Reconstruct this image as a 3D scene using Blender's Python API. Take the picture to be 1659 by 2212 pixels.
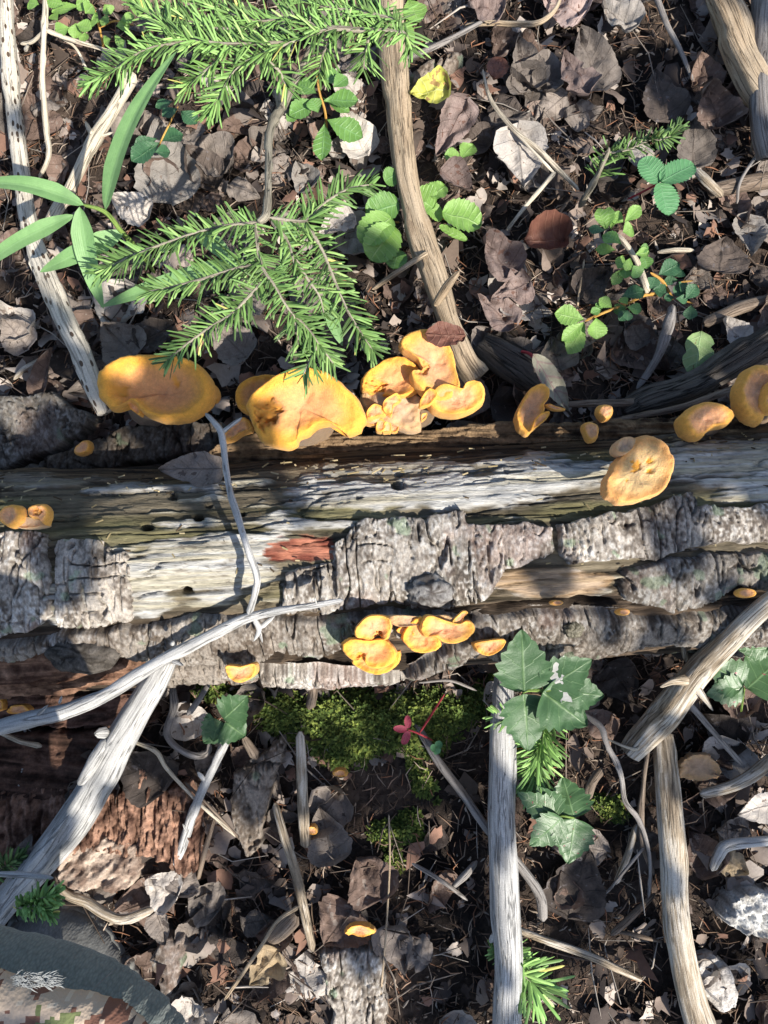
import bpy, math
import numpy as np
from mathutils import Vector, Matrix

for o in list(bpy.data.objects): bpy.data.objects.remove(o)
SC = bpy.context.scene
COLL = SC.collection
rng = np.random.default_rng(11)

# ------------------------------------------------------------------ camera
CAM = np.array([0.0, -0.09, 0.82]); AIM = np.array([0.0, 0.0, 0.0])
TANV = math.tan(math.radians(67.4) / 2)
cd = bpy.data.cameras.new('camera'); cam = bpy.data.objects.new('camera', cd); COLL.objects.link(cam)
cam.location = CAM
FWD = (AIM - CAM) / np.linalg.norm(AIM - CAM); RIGHT = np.array([1.0, 0, 0]); UPV = np.cross(RIGHT, FWD)
cam.rotation_euler = Matrix((RIGHT, UPV, -FWD)).transposed().to_euler()
cd.sensor_fit = 'VERTICAL'; cd.sensor_height = 24.0; cd.lens = 12.0 / TANV
cd.clip_start = 0.01; cd.clip_end = 200
SC.camera = cam
SC.render.resolution_x = 768; SC.render.resolution_y = 1024

# ------------------------------------------------------------------ light
SUN_EL, SUN_AZ = 47.0, 137.0            # azimuth from +Y (top of the picture) clockwise
e, a = math.radians(SUN_EL), math.radians(SUN_AZ)
SUND = np.array([math.sin(a) * math.cos(e), math.cos(a) * math.cos(e), math.sin(e)])
W = bpy.data.worlds.new('World'); SC.world = W; W.use_nodes = True
wn = W.node_tree; bgn = wn.nodes['Background']
sky = wn.nodes.new('ShaderNodeTexSky'); sky.sky_type = 'NISHITA'; sky.sun_disc = False
sky.sun_elevation = e; sky.sun_rotation = a
wn.links.new(sky.outputs[0], bgn.inputs[0]); bgn.inputs[1].default_value = 0.11
sl = bpy.data.lights.new('sun', 'SUN'); sl.energy = 5.0; sl.angle = math.radians(0.5); sl.color = (1.0, 0.94, 0.84)
so = bpy.data.objects.new('sun', sl); COLL.objects.link(so); so.location = tuple(SUND * 6)
so.rotation_euler = Vector(SUND).to_track_quat('Z', 'Y').to_euler()
vs = SC.view_settings; vs.view_transform = 'Standard'; vs.look = 'None'; vs.exposure = 0.9; vs.gamma = 1.0
vs.use_curve_mapping = False

# ------------------------------------------------------------------ picture -> place
S = 1.8228                                # photo pixels per drawing unit (1659 x 2212)
def ray(x, y):
    r = FWD + (x - 829.5) / 1106 * TANV * RIGHT + (1106 - y) / 1106 * TANV * UPV
    return r
def P(x, y, z):
    r = ray(x, y); t = (z - CAM[2]) / r[2]
    return CAM + t * r
def pxs(z):                               # metres per drawing unit at height z
    return (CAM[2] - z) * TANV / 1106 * 1.006

# ------------------------------------------------------------------ numpy noise
def _h(i, j, s):
    n = (i * 374761393 + j * 668265263 + s * 974634777) & 0xffffffff
    n = ((n ^ (n >> 13)) * 1274126177) & 0xffffffff
    n = ((n ^ (n >> 16)) * 2246822519) & 0xffffffff
    return ((n ^ (n >> 15)) & 0xffff) / 65535.0
def vn(x, y, s=0):                        # value noise 0..1
    x = np.asarray(x, float); y = np.asarray(y, float)
    xi = np.floor(x).astype(np.int64); yi = np.floor(y).astype(np.int64)
    fx = x - xi; fy = y - yi
    fx = fx * fx * (3 - 2 * fx); fy = fy * fy * (3 - 2 * fy)
    a = _h(xi, yi, s); b = _h(xi + 1, yi, s); c = _h(xi, yi + 1, s); d = _h(xi + 1, yi + 1, s)
    return (a * (1 - fx) + b * fx) * (1 - fy) + (c * (1 - fx) + d * fx) * fy
def fbm(x, y, s=0, o=4, g=0.5):
    t = 0; A = 1; n = 0
    for k in range(o):
        t = t + A * vn(np.asarray(x) * 2 ** k + 17.3 * k, np.asarray(y) * 2 ** k - 9.1 * k, s + k); n += A; A *= g
    return t / n
def vor(x, y, s=0):                       # F2-F1 and cell value
    x = np.asarray(x, float); y = np.asarray(y, float)
    xi = np.floor(x).astype(np.int64); yi = np.floor(y).astype(np.int64)
    f1 = np.full(x.shape, 9.0); f2 = np.full(x.shape, 9.0); cv = np.zeros(x.shape)
    for dx in (-1, 0, 1):
        for dy in (-1, 0, 1):
            cx = xi + dx; cy = yi + dy
            d = np.hypot(cx + _h(cx, cy, s) - x, cy + _h(cx, cy, s + 7) - y)
            m = d < f1
            f2 = np.where(m, f1, np.minimum(f2, d)); cv = np.where(m, _h(cx, cy, s + 3), cv); f1 = np.where(m, d, f1)
    return f2 - f1, cv
def sst(a, b, x):
    t = np.clip((x - a) / (b - a), 0, 1); return t * t * (3 - 2 * t)
def mixc(a, b, t):
    t = np.asarray(t)[..., None]; return np.asarray(a) * (1 - t) + np.asarray(b) * t
def sdpoly(px, py, poly):                 # signed distance, inside positive
    poly = np.asarray(poly, float); d = np.full(px.shape, 1e9); ins = np.zeros(px.shape, bool)
    for k in range(len(poly)):
        x0, y0 = poly[k]; x1, y1 = poly[(k + 1) % len(poly)]
        ex, ey = x1 - x0, y1 - y0
        t = np.clip(((px - x0) * ex + (py - y0) * ey) / (ex * ex + ey * ey + 1e-18), 0, 1)
        d = np.minimum(d, np.hypot(px - x0 - t * ex, py - y0 - t * ey))
        c = (y0 > py) != (y1 > py)
        with np.errstate(divide='ignore', invalid='ignore'):
            xx = x0 + (py - y0) / (y1 - y0 if y1 != y0 else 1e-12) * ex
        ins ^= c & (px < xx)
    return np.where(ins, d, -d)
def crom(pts, n, closed=False):           # Catmull-Rom through rows of pts
    p = np.asarray(pts, float); m = len(p)
    if closed: q = np.vstack([p[-1], p, p[0], p[1]]); segs = m
    else: q = np.vstack([2 * p[0] - p[1], p, 2 * p[-1] - p[-2]]); segs = m - 1
    out = []
    ts = np.linspace(0, segs, n, endpoint=not closed)
    for t in ts:
        k = min(int(t), segs - 1); f = t - k
        a, b, c, d = q[k], q[k + 1], q[k + 2], q[k + 3]
        out.append(0.5 * (2 * b + (c - a) * f + (2 * a - 5 * b + 4 * c - d) * f * f + (3 * b - a - 3 * c + d) * f ** 3))
    return np.array(out)

# ------------------------------------------------------------------ objects
def tag(o, label=None, cat=None, group=None, kind=None):
    if label: o['label'] = label
    if cat: o['category'] = cat
    if group: o['group'] = group
    if kind: o['kind'] = kind
    return o
def empty(name, loc):
    o = bpy.data.objects.new(name, None); COLL.objects.link(o); o.location = tuple(loc); o.empty_display_size = 0.02
    return o
def mk_mesh(name, v, f, uv=None, col=None, attrs=None, smooth=True):
    me = bpy.data.meshes.new(name)
    v = np.asarray(v, np.float32); f = [tuple(int(i) for i in q) for q in f] if not isinstance(f, np.ndarray) else f
    if isinstance(f, np.ndarray):
        k = f.shape[1]; n = len(f)
        me.vertices.add(len(v)); me.vertices.foreach_set('co', v.ravel())
        me.loops.add(n * k); me.loops.foreach_set('vertex_index', f.astype(np.int32).ravel())
        me.polygons.add(n); me.polygons.foreach_set('loop_start', np.arange(0, n * k, k, dtype=np.int32))
        me.update(calc_edges=True)
    else:
        me.from_pydata([tuple(map(float, q)) for q in v], [], f)
    if smooth: me.polygons.foreach_set('use_smooth', np.ones(len(me.polygons), bool))
    if uv is not None or True:
        li = np.zeros(len(me.loops), np.int32); me.loops.foreach_get('vertex_index', li)
    if uv is not None:
        l = me.uv_layers.new(name='UVMap'); l.data.foreach_set('uv', np.asarray(uv, np.float32)[li].ravel())
    if col is not None:
        c = np.ones((len(v), 4), np.float32); c[:, :3] = col
        ca = me.color_attributes.new('Col', 'FLOAT_COLOR', 'POINT'); ca.data.foreach_set('color', c.ravel())
    for k, val in (attrs or {}).items():
        at = me.attributes.new(k, 'FLOAT', 'POINT'); at.data.foreach_set('value', np.asarray(val, np.float32))
    me.update()
    return me
def mk(name, v, f, mat, parent=None, **kw):
    v = np.asarray(v, float)
    if parent is None: c = np.array([v[:, 0].mean(), v[:, 1].mean(), v[:, 2].min()])
    else: c = np.array(WORLD[parent.name])
    me = mk_mesh(name, v - c, f, **kw); me.materials.append(M[mat] if isinstance(mat, str) else mat)
    o = bpy.data.objects.new(name, me); COLL.objects.link(o)
    if parent is None: o.location = tuple(c); WORLD[o.name] = c
    else:
        o.parent = parent; WORLD[o.name] = c
    return o
WORLD = {}
def root(name, loc, label=None, cat=None, group=None):
    o = empty(name, loc); WORLD[o.name] = np.array(loc, float); return tag(o, label, cat, group)
def quads(nu, nv, wrap=False):
    i = np.arange(nu - 1)[:, None]; j = np.arange(nv if wrap else nv - 1)[None, :]
    j2 = (j + 1) % nv
    q = np.stack(np.broadcast_arrays(i * nv + j, (i + 1) * nv + j, (i + 1) * nv + j2, i * nv + j2), -1)
    return q.reshape(-1, 4)

# ------------------------------------------------------------------ materials
M = {}
class NT:
    def __init__(s, name):
        s.m = bpy.data.materials.new(name); s.m.use_nodes = True; s.t = s.m.node_tree; s.n = s.t.nodes
        s.b = s.n['Principled BSDF']; s.out = s.n['Material Output']; M[name] = s.m
    def new(s, typ, **kw):
        n = s.n.new('ShaderNode' + typ)
        for k, v in kw.items(): setattr(n, k, v)
        return n
    def ln(s, a, b): s.t.links.new(a, b)
    def setv(s, n, k, v):
        if hasattr(v, 'is_output') or isinstance(v, bpy.types.NodeSocket): s.ln(v, n.inputs[k])
        else: n.inputs[k].default_value = v
    def coord(s, kind='Object', scale=(1, 1, 1), rnd=False):
        c = s.new('TexCoord'); mp = s.new('Mapping'); s.ln(c.outputs[kind], mp.inputs[0]); mp.inputs['Scale'].default_value = scale
        if rnd:
            oi = s.new('ObjectInfo'); m = s.math('MULTIPLY', oi.outputs['Random'], 37.0)
            s.ln(m, mp.inputs['Location'])
        return mp.outputs[0]
    def noise(s, vec, scale, detail=4, rough=.55, dist=0):
        n = s.new('TexNoise'); s.ln(vec, n.inputs['Vector']); n.inputs['Scale'].default_value = scale
        n.inputs['Detail'].default_value = detail; n.inputs['Roughness'].default_value = rough; n.inputs['Distortion'].default_value = dist
        return n.outputs['Fac']
    def voro(s, vec, scale, feat='F1', out='Distance'):
        n = s.new('TexVoronoi'); n.feature = feat; s.ln(vec, n.inputs['Vector']); n.inputs['Scale'].default_value = scale
        return n.outputs[out]
    def math(s, op, a, b=0.0, c=None):
        n = s.new('Math'); n.operation = op; s.setv(n, 0, a); s.setv(n, 1, b)
        if c is not None: s.setv(n, 2, c)
        return n.outputs[0]
    def ramp(s, fac, stops, interp='LINEAR'):
        r = s.new('ValToRGB'); r.color_ramp.interpolation = interp; s.ln(fac, r.inputs[0]); el = r.color_ramp.elements
        for k, (p, c) in enumerate(stops):
            q = el[k] if k < 2 else el.new(p)
            q.position = p; q.color = (*c, 1) if len(c) == 3 else c
        return r.outputs[0]
    def mix(s, fac, a, b, mode='MIX'):
        n = s.new('Mix', data_type='RGBA', blend_type=mode); n.clamp_result = False
        s.setv(n, 0, fac)
        for k, v in ((6, a), (7, b)):
            if isinstance(v, tuple): v = (*v, 1) if len(v) == 3 else v
            s.setv(n, k, v)
        return n.outputs[2]
    def attr(s, name, out='Color'):
        n = s.new('Attribute'); n.attribute_name = name; return n.outputs[out]
    def bump(s, h, strength=.5, dist=.002, normal=None):
        n = s.new('Bump'); n.inputs['Strength'].default_value = strength; n.inputs['Distance'].default_value = dist
        s.ln(h, n.inputs['Height'])
        if normal is not None: s.ln(normal, n.inputs['Normal'])
        return n.outputs[0]
    def fin(s, col, rough=.8, spec=.3, normal=None, sss=0, sssr=(.004, .002, .001), sheen=0):
        s.setv(s.b, 'Base Color', (*col, 1) if isinstance(col, tuple) else col)
        s.setv(s.b, 'Roughness', rough); s.b.inputs['Specular IOR Level'].default_value = spec
        if normal is not None: s.ln(normal, s.b.inputs['Normal'])
        if sss:
            s.b.inputs['Subsurface Weight'].default_value = sss; s.b.inputs['Subsurface Radius'].default_value = sssr
            s.b.inputs['Subsurface Scale'].default_value = 1.0
        if sheen: s.b.inputs['Sheen Weight'].default_value = sheen
        return s
    def translucent(s, col, fac=.3, normal=None):
        t = s.new('BsdfTranslucent'); s.setv(t, 'Color', (*col, 1) if isinstance(col, tuple) else col)
        if normal is not None: s.ln(normal, t.inputs['Normal'])
        x = s.new('MixShader'); x.inputs[0].default_value = fac
        s.ln(s.b.outputs[0], x.inputs[1]); s.ln(t.outputs[0], x.inputs[2]); s.ln(x.outputs[0], s.out.inputs['Surface'])

def m_attr(name, rough=.85, spec=.2, nscale=700, bstr=.5, bdist=.0008, var=.35, vscale=250, stretch=(1, 1, 1)):
    t = NT(name); v = t.coord('Object', stretch)
    n = t.noise(v, vscale, 5, .6); n2 = t.noise(v, nscale, 4, .65)
    f = t.math('MULTIPLY_ADD', n, 2 * var, 1 - var)
    c = t.mix(1.0, t.attr('Col'), t.mix(1, (1, 1, 1), f, 'MULTIPLY'), 'MULTIPLY')
    f2 = t.math('MULTIPLY_ADD', n2, var, 1 - var / 2)
    c = t.mix(1.0, c, t.mix(1, (1, 1, 1), f2, 'MULTIPLY'), 'MULTIPLY')
    t.fin(c, rough, spec, t.bump(n2, bstr, bdist)); return t
m_attr('soil', .95, .1, 700, 1.0, .0025, .8, 220)
m_attr('log_wood', .88, .15, 640, 1.0, .0020, .8, 280, (.16, 1, 1))
m_attr('bark', .94, .10, 1000, 1.0, .0018, .75, 520, (1.2, .75, .75))
m_attr('litter', .9, .15, 600, .5, .0006, .3, 200)
m_attr('needle_green', .55, .3, 300, .1, .0003, .25, 120)
m_attr('moss', .8, .2, 500, .2, .0005, .4, 60)
m_attr('rotten_wood', .93, .1, 560, 1.0, .0018, .8, 300)

def m_stick(name, stops, spots=None, rough=.75, gs=(30, 4), bstr=.5):
    t = NT(name); uv = t.coord('UV', (1, 1, 1), rnd=True)
    mp = t.new('Mapping'); t.ln(uv, mp.inputs[0]); mp.inputs['Scale'].default_value = (1.0, .07, 1)
    g = t.noise(mp.outputs[0], 420, 4, .6, .6)          # fine fibres along the stick (uv in metres)
    mp2 = t.new('Mapping'); t.ln(uv, mp2.inputs[0]); mp2.inputs['Scale'].default_value = (1.0, .25, 1)
    b = t.noise(mp2.outputs[0], 60, 4, .6, .3)
    c = t.ramp(t.math('MULTIPLY_ADD', g, .45, t.math('MULTIPLY', b, .55)), stops)
    if spots:
        mp3 = t.new('Mapping'); t.ln(uv, mp3.inputs[0]); mp3.inputs['Scale'].default_value = (1.0, .45, 1)
        v = t.voro(mp3.outputs[0], spots[0]); k = t.math('LESS_THAN', v, spots[1])
        c = t.mix(k, c, spots[2])
    mp4 = t.new('Mapping'); t.ln(uv, mp4.inputs[0]); mp4.inputs['Scale'].default_value = (1.0, .045, 1)
    ck = t.noise(mp4.outputs[0], 210, 3, .55, .4); ck = t.math('ABSOLUTE', t.math('SUBTRACT', ck, .5))
    ck = t.math('MAXIMUM', t.math('SUBTRACT', 1.0, t.math('DIVIDE', ck, .022)), 0.0)
    sp = t.noise(uv, 900, 3, .7); c = t.mix(t.math('MULTIPLY', ck, .6), c, (stops[0][1][0] * .5, stops[0][1][1] * .5, stops[0][1][2] * .5))
    k2 = t.math('MULTIPLY_ADD', sp, .9, .55); c = t.mix(1, c, t.mix(1, (1, 1, 1), k2, 'MULTIPLY'), 'MULTIPLY')
    bl = t.noise(mp2.outputs[0], 28, 4, .65); c = t.mix(t.math('MULTIPLY', t.math('GREATER_THAN', bl, .63), .35), c, stops[0][1])
    hh = t.math('SUBTRACT', t.math('ADD', g, t.math('MULTIPLY', sp, .4)), t.math('MULTIPLY', ck, 1.5))
    t.fin(c, rough, .25, t.bump(hh, bstr + .25, .0018)); return t
m_stick('stick_silver', [(.25, (.13, .128, .125)), (.42, (.30, .295, .285)), (.6, (.46, .45, .435)), (.8, (.58, .57, .545))])
m_stick('stick_pale', [(.2, (.20, .16, .11)), (.42, (.44, .38, .29)), (.7, (.60, .53, .42)), (.9, (.68, .62, .52))])
m_stick('stick_spotted', [(.2, (.25, .21, .16)), (.42, (.50, .45, .37)), (.7, (.64, .58, .48)), (.9, (.70, .65, .56))], spots=(150, .25, (.09, .06, .04)))
m_stick('stick_tan', [(.15, (.12, .08, .05)), (.4, (.29, .215, .14)), (.62, (.42, .335, .235)), (.9, (.54, .46, .35))])
m_stick('stick_brown', [(.2, (.05, .035, .025)), (.45, (.15, .11, .08)), (.7, (.26, .21, .165)), (.9, (.36, .31, .26))])
m_stick('stick_mottled', [(.3, (.10, .07, .045)), (.46, (.30, .24, .17)), (.55, (.48, .43, .36)), (.8, (.58, .55, .5))])
m_stick('stick_grey', [(.2, (.07, .06, .055)), (.45, (.20, .18, .165)), (.7, (.34, .32, .30)), (.9, (.44, .42, .4))])
m_stick('bark_dark', [(.2, (.02, .017, .014)), (.45, (.06, .05, .042)), (.65, (.12, .105, .09)), (.9, (.22, .2, .18))], rough=.95, bstr=1)
m_stick('stem_green', [(.2, (.10, .16, .03)), (.8, (.22, .33, .08))])
m_stick('stem_amber', [(.2, (.30, .15, .03)), (.8, (.55, .33, .09))])
m_stick('stem_red', [(.2, (.22, .02, .03)), (.8, (.45, .06, .07))])
m_stick('fir_stem', [(.2, (.12, .10, .07)), (.6, (.30, .27, .21)), (.9, (.42, .40, .33))])

def m_leaf(name, c0, c1, vein, rough=.5, trans=.25, nv=7.0, slant=.9, veinw=.16, blotch=None, spec=.4, bst=.35, tcol=None, vmix=1.0, oirnd=False):
    t = NT(name); uv = t.coord('UV'); sx = t.new('SeparateXYZ'); t.ln(uv, sx.inputs[0])
    side = t.math('ABSOLUTE', t.math('SUBTRACT', sx.outputs[0], .5)); side = t.math('MULTIPLY', side, 2.0)
    ph = t.math('FRACT', t.math('SUBTRACT', t.math('MULTIPLY', sx.outputs[1], nv), t.math('MULTIPLY', side, slant)))
    tri = t.math('ABSOLUTE', t.math('SUBTRACT', ph, .5))            # 0 at vein centre
    vv = t.math('SUBTRACT', 1.0, t.math('SMOOTHSTEP' if False else 'DIVIDE', tri, veinw)); vv = t.math('MAXIMUM', vv, 0.0)
    mr = t.math('MAXIMUM', t.math('SUBTRACT', 1.0, t.math('DIVIDE', side, .07)), 0.0)
    v = t.math('MINIMUM', t.math('MAXIMUM', t.math('MULTIPLY', vv, .6), mr), 1.0)
    ob = t.coord('Object', rnd=True); n = t.noise(ob, 90, 5, .65); n2 = t.noise(ob, 620, 4, .7)
    c = t.ramp(n, [(.3, c0), (.7, c1)])
    c = t.mix(t.math('MULTIPLY', v, vmix), c, vein)
    if oirnd:
        oi = t.new('ObjectInfo'); k0 = t.math('MULTIPLY_ADD', oi.outputs['Random'], .8, .6); c = t.mix(1, c, t.mix(1, (1, 1, 1), k0, 'MULTIPLY'), 'MULTIPLY')
        kk = t.math('MULTIPLY_ADD', n2, 1.3, .35); c = t.mix(1, c, t.mix(1, (1, 1, 1), kk, 'MULTIPLY'), 'MULTIPLY')
    if blotch:
        for (sc, th, bc) in blotch:
            k = t.math('GREATER_THAN', t.noise(ob, sc, 3, .6, .2), th); c = t.mix(k, c, bc)
    c = t.mix(t.math('MULTIPLY', n2, .35), c, (.02, .02, .02))
    nm = t.bump(t.math('ADD', t.math('ADD', t.math('MULTIPLY', v, -vmix), t.math('MULTIPLY', n2, .8)), t.math('MULTIPLY', n, 1.2 if oirnd else 0.0)), bst, .0014)
    t.fin(c, rough, spec, nm); t.translucent(tcol or c, trans); return t
m_leaf('leaf_oregon', (.042, .100, .034), (.060, .135, .048), (.14, .24, .09), .45, .12, 4, 1.1, .05, None, .4, .3, vmix=.8)
m_leaf('leaf_oregon_spotted', (.055, .12, .04), (.075, .16, .055), (.15, .26, .10), .4, .12, 5, .9, .09, [(190, .68, (.25, .03, .05))], .5, .25)
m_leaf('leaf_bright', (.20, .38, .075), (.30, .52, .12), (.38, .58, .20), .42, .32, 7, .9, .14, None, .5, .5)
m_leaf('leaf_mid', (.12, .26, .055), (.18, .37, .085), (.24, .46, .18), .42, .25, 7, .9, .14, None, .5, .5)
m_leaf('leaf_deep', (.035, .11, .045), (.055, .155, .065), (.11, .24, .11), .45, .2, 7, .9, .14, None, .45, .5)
m_leaf('leaf_strawberry', (.09, .25, .10), (.12, .31, .13), (.16, .34, .17), .55, .2, 9, 1.2, .2, None, .35, .5)
m_leaf('leaf_blade', (.19, .37, .13), (.25, .45, .17), (.31, .52, .24), .45, .3, 0.0, 6.0, .16, None, .45, .25, vmix=.6)
m_leaf('leaf_oregon_scarred', (.042, .100, .034), (.060, .135, .048), (.14, .24, .09), .45, .12, 4, 1.1, .05, [(38, .60, (.48, .47, .43))], .4, .3, vmix=.8)
m_leaf('leaf_yellow', (.60, .62, .10), (.70, .66, .16), (.72, .74, .30), .6, .3, 5, .9, .12, [(60, .60, (.42, .27, .10))], .3, .6)
m_leaf('leaf_fading', (.16, .30, .10), (.28, .36, .16), (.34, .46, .24), .6, .2, 5, .9, .12, [(150, .69, (.16, .08, .04))], .3, .5)
m_leaf('leaf_purple', (.26, .25, .19), (.36, .34, .26), (.30, .16, .17), .6, .2, 4, .6, .12, [(80, .62, (.22, .13, .13))], .3, .5)
m_leaf('leaf_red', (.36, .035, .07), (.46, .06, .10), (.50, .12, .15), .5, .25, 4, .6, .12, None, .35, .4)
m_leaf('leaf_redbrown', (.13, .05, .035), (.20, .085, .055), (.25, .12, .08), .55, .12, 6, .8, .12, None, .35, .6)
m_leaf('dead_pale', (.36, .32, .285), (.50, .46, .42), (.24, .20, .17), .8, .12, 5.0, 1.0, .055, [(120, .66, (.24, .19, .16))], .2, .9, vmix=.6, oirnd=True)
m_leaf('dead_grey', (.165, .137, .118), (.275, .235, .205), (.115, .09, .075), .8, .08, 5.0, 1.0, .055, [(100, .64, (.10, .08, .07))], .2, 1.0, vmix=.6, oirnd=True)
m_leaf('dead_brown', (.135, .09, .07), (.235, .165, .135), (.085, .055, .04), .8, .10, 5.0, 1.0, .055, [(90, .62, (.26, .21, .18))], .2, 1.0, vmix=.6, oirnd=True)
m_leaf('dead_dark', (.055, .042, .036), (.105, .082, .068), (.035, .027, .022), .75, .05, 5.0, 1.0, .055, [(90, .64, (.14, .12, .115))], .25, 1.0, vmix=.6, oirnd=True)
m_leaf('dead_pink', (.26, .185, .165), (.39, .30, .27), (.18, .11, .09), .8, .12, 5.0, 1.0, .055, [(110, .63, (.16, .09, .07))], .2, 1.0, vmix=.6, oirnd=True)
m_leaf('dead_tan', (.36, .27, .16), (.48, .37, .24), (.26, .17, .09), .75, .15, 5.0, 1.0, .055, None, .25, .6, vmix=.6, oirnd=True)

def m_mush(name, cin, cmid, cedge, scar, nb=.7):
    t = NT(name); rad = t.attr('rad', 'Fac'); sc = t.attr('scar', 'Fac'); ob = t.coord('Object')
    n = t.noise(ob, 60, 4, .6); n2 = t.noise(ob, 900, 4, .7); n3 = t.noise(ob, 240, 4, .65)
    f = t.math('ADD', rad, t.math('MULTIPLY', t.math('SUBTRACT', n, .5), .35))
    c = t.ramp(f, [(0.05, cin), (.55, cmid), (.8, cedge)])
    k = t.math('MULTIPLY_ADD', n3, .7, .65); k = t.math('MULTIPLY', k, t.math('MULTIPLY_ADD', n2, .5, .75))
    c = t.mix(1, c, t.mix(1, (1, 1, 1), k, 'MULTIPLY'), 'MULTIPLY')
    c = t.mix(t.math('GREATER_THAN', t.noise(ob, 210, 2, .5), .80), c, (.30, .15, .06))
    c = t.mix(sc, c, scar)
    h = t.math('ADD', t.math('MULTIPLY', n2, .6), n3)
    h = t.math('ADD', h, t.math('MULTIPLY', t.voro(ob, 900), .5))
    t.fin(c, .95, .08, t.bump(h, nb * .7, .0016), sss=.18, sssr=(.004, .0018, .0006), sheen=.1); return t
m_mush('mush_top', (.58, .285, .135), (.64, .295, .105), (.70, .33, .055), (.68, .31, .06))
m_mush('mush_tan', (.55, .30, .17), (.61, .305, .14), (.68, .335, .07), (.67, .34, .10))
m_mush('mush_under', (.70, .48, .24), (.70, .45, .20), (.64, .32, .11), (.66, .31, .05), 1.0)
m_mush('mush_stalk', (.36, .25, .17), (.42, .28, .17), (.46, .29, .15), (.5, .3, .15))

m_mush('mush_base', (.17, .115, .07), (.22, .145, .085), (.26, .17, .09), (.3, .2, .1))

def m_cloth(name, c0, c1, sc=900):
    t = NT(name); ob = t.coord('Object', (1, 1, .3)); n = t.noise(ob, 60, 3); w = t.voro(ob, sc)
    c = t.ramp(n, [(.3, c0), (.7, c1)]); c = t.mix(t.math('MULTIPLY', w, .5), c, (.02, .02, .02)); t.fin(c, .9, .15, t.bump(w, .5, .0008), sheen=.2)
m_cloth('cloth_grey', (.15, .175, .165), (.20, .225, .21), 900)
m_cloth('shoe_mesh', (.12, .12, .115), (.19, .19, .18), 500)
m_cloth('shoe_rubber', (.26, .265, .245), (.36, .365, .34), 200)
m_cloth('thread', (.24, .25, .245), (.32, .33, .325), 300)
t = NT('cloth_camo'); ob = t.coord('Object')
sn = t.new('VectorMath'); sn.operation = 'SNAP'; t.ln(ob, sn.inputs[0]); sn.inputs[1].default_value = (.0022, .0014, .5)
n1 = t.noise(sn.outputs[0], 70, 3, .6); mp = t.new('Mapping'); t.ln(sn.outputs[0], mp.inputs[0]); mp.inputs['Location'].default_value = (3, 7, 1)
n2 = t.noise(mp.outputs[0], 55, 3, .6)
c = t.ramp(n1, [(.0, (.17, .085, .06)), (.45, (.42, .33, .25)), (.60, (.50, .42, .33))], 'CONSTANT')
c = t.mix(t.math('GREATER_THAN', n2, .60), c, (.13, .15, .065)); c = t.mix(t.math('LESS_THAN', n2, .36), c, (.06, .05, .05))
w = t.voro(ob, 700); t.fin(c, .9, .15, t.bump(w, .4, .0006))

# ================================================================== ground
def ground_h(x, y):
    return 0.016 * (fbm(np.asarray(x) * 5.5, np.asarray(y) * 5.5, 5, 4) - .5) * 2 + 0.006 * (fbm(np.asarray(x) * 38, np.asarray(y) * 38, 9, 3) - .5) * 2
def G(x, y, dz=0.0):
    p = P(x, y, 0.0)
    for _ in range(3): p = P(x, y, float(ground_h(p[0], p[1])) + dz)
    return p
def ax(lo, hi, step, far, n=16):
    c = np.arange(lo, hi + step / 2, step); g = np.geomspace(step * 1.5, far, n)
    return np.concatenate([lo - g[::-1], c, hi + g])
gx = ax(-.62, .62, .0032, 40); gy = ax(-.66, .66, .0032, 40)
X, Y = np.meshgrid(gx, gy, indexing='ij')
Z = ground_h(X, Y) + .0022 * (fbm(X * 210, Y * 210, 31, 3) - .5) * 2 * (np.hypot(X, Y) < 1.2)
cn = fbm(X * 14, Y * 14, 21, 4); cf = vn(X * 300, Y * 300, 4)
colr = mixc((.020, .016, .014), (.070, .052, .042), sst(.3, .75, cn)) * (0.6 + .8 * cf[..., None])
g = mk('ground', np.stack([X, Y, Z], -1).reshape(-1, 3), quads(len(gx), len(gy)), 'soil', col=colr.reshape(-1, 3))
tag(g, kind='structure')

# ================================================================== the log
LR = 0.113; LZ = 0.042; LA = math.radians(3.5)
La = np.array([math.cos(LA), math.sin(LA), 0]); Ln = np.array([math.sin(LA), -math.cos(LA), 0])
# place the axis so that the silhouettes fall where the photograph has them
def log_hit(x, y, O, R):
    r = ray(x, y); r = r / np.linalg.norm(r); w = CAM - O
    rp = np.array([r @ Ln, r[2]]); wp = np.array([w @ Ln, w[2]])
    A = rp @ rp; B = rp @ wp; C = wp @ wp - R * R; D = B * B - A * C
    t = (-B - math.sqrt(max(D, 0))) / A
    return CAM + t * r, D
LO = P(829.5, 1208, LZ)                 # the visible band is centred on this row
def L_uv(x, y):
    p, D = log_hit(x, y, LO, LR + .004); q = p - LO
    return q @ La, math.atan2(q @ Ln, q[2]) * LR
def L_pt(u, v, h):                        # arrays -> xyz
    th = np.asarray(v) / LR; r = LR + np.asarray(h)
    return LO + np.multiply.outer(np.asarray(u), La) + (r * np.sin(th))[..., None] * Ln + (r * np.cos(th))[..., None] * np.array([0, 0, 1.0])
def L(x, y, h=0.0):
    u, v = L_uv(x, y); return L_pt(np.array(u), np.array(v), np.array(h + .004))
def uvs(pts): return [L_uv(*q) for q in pts]

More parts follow.
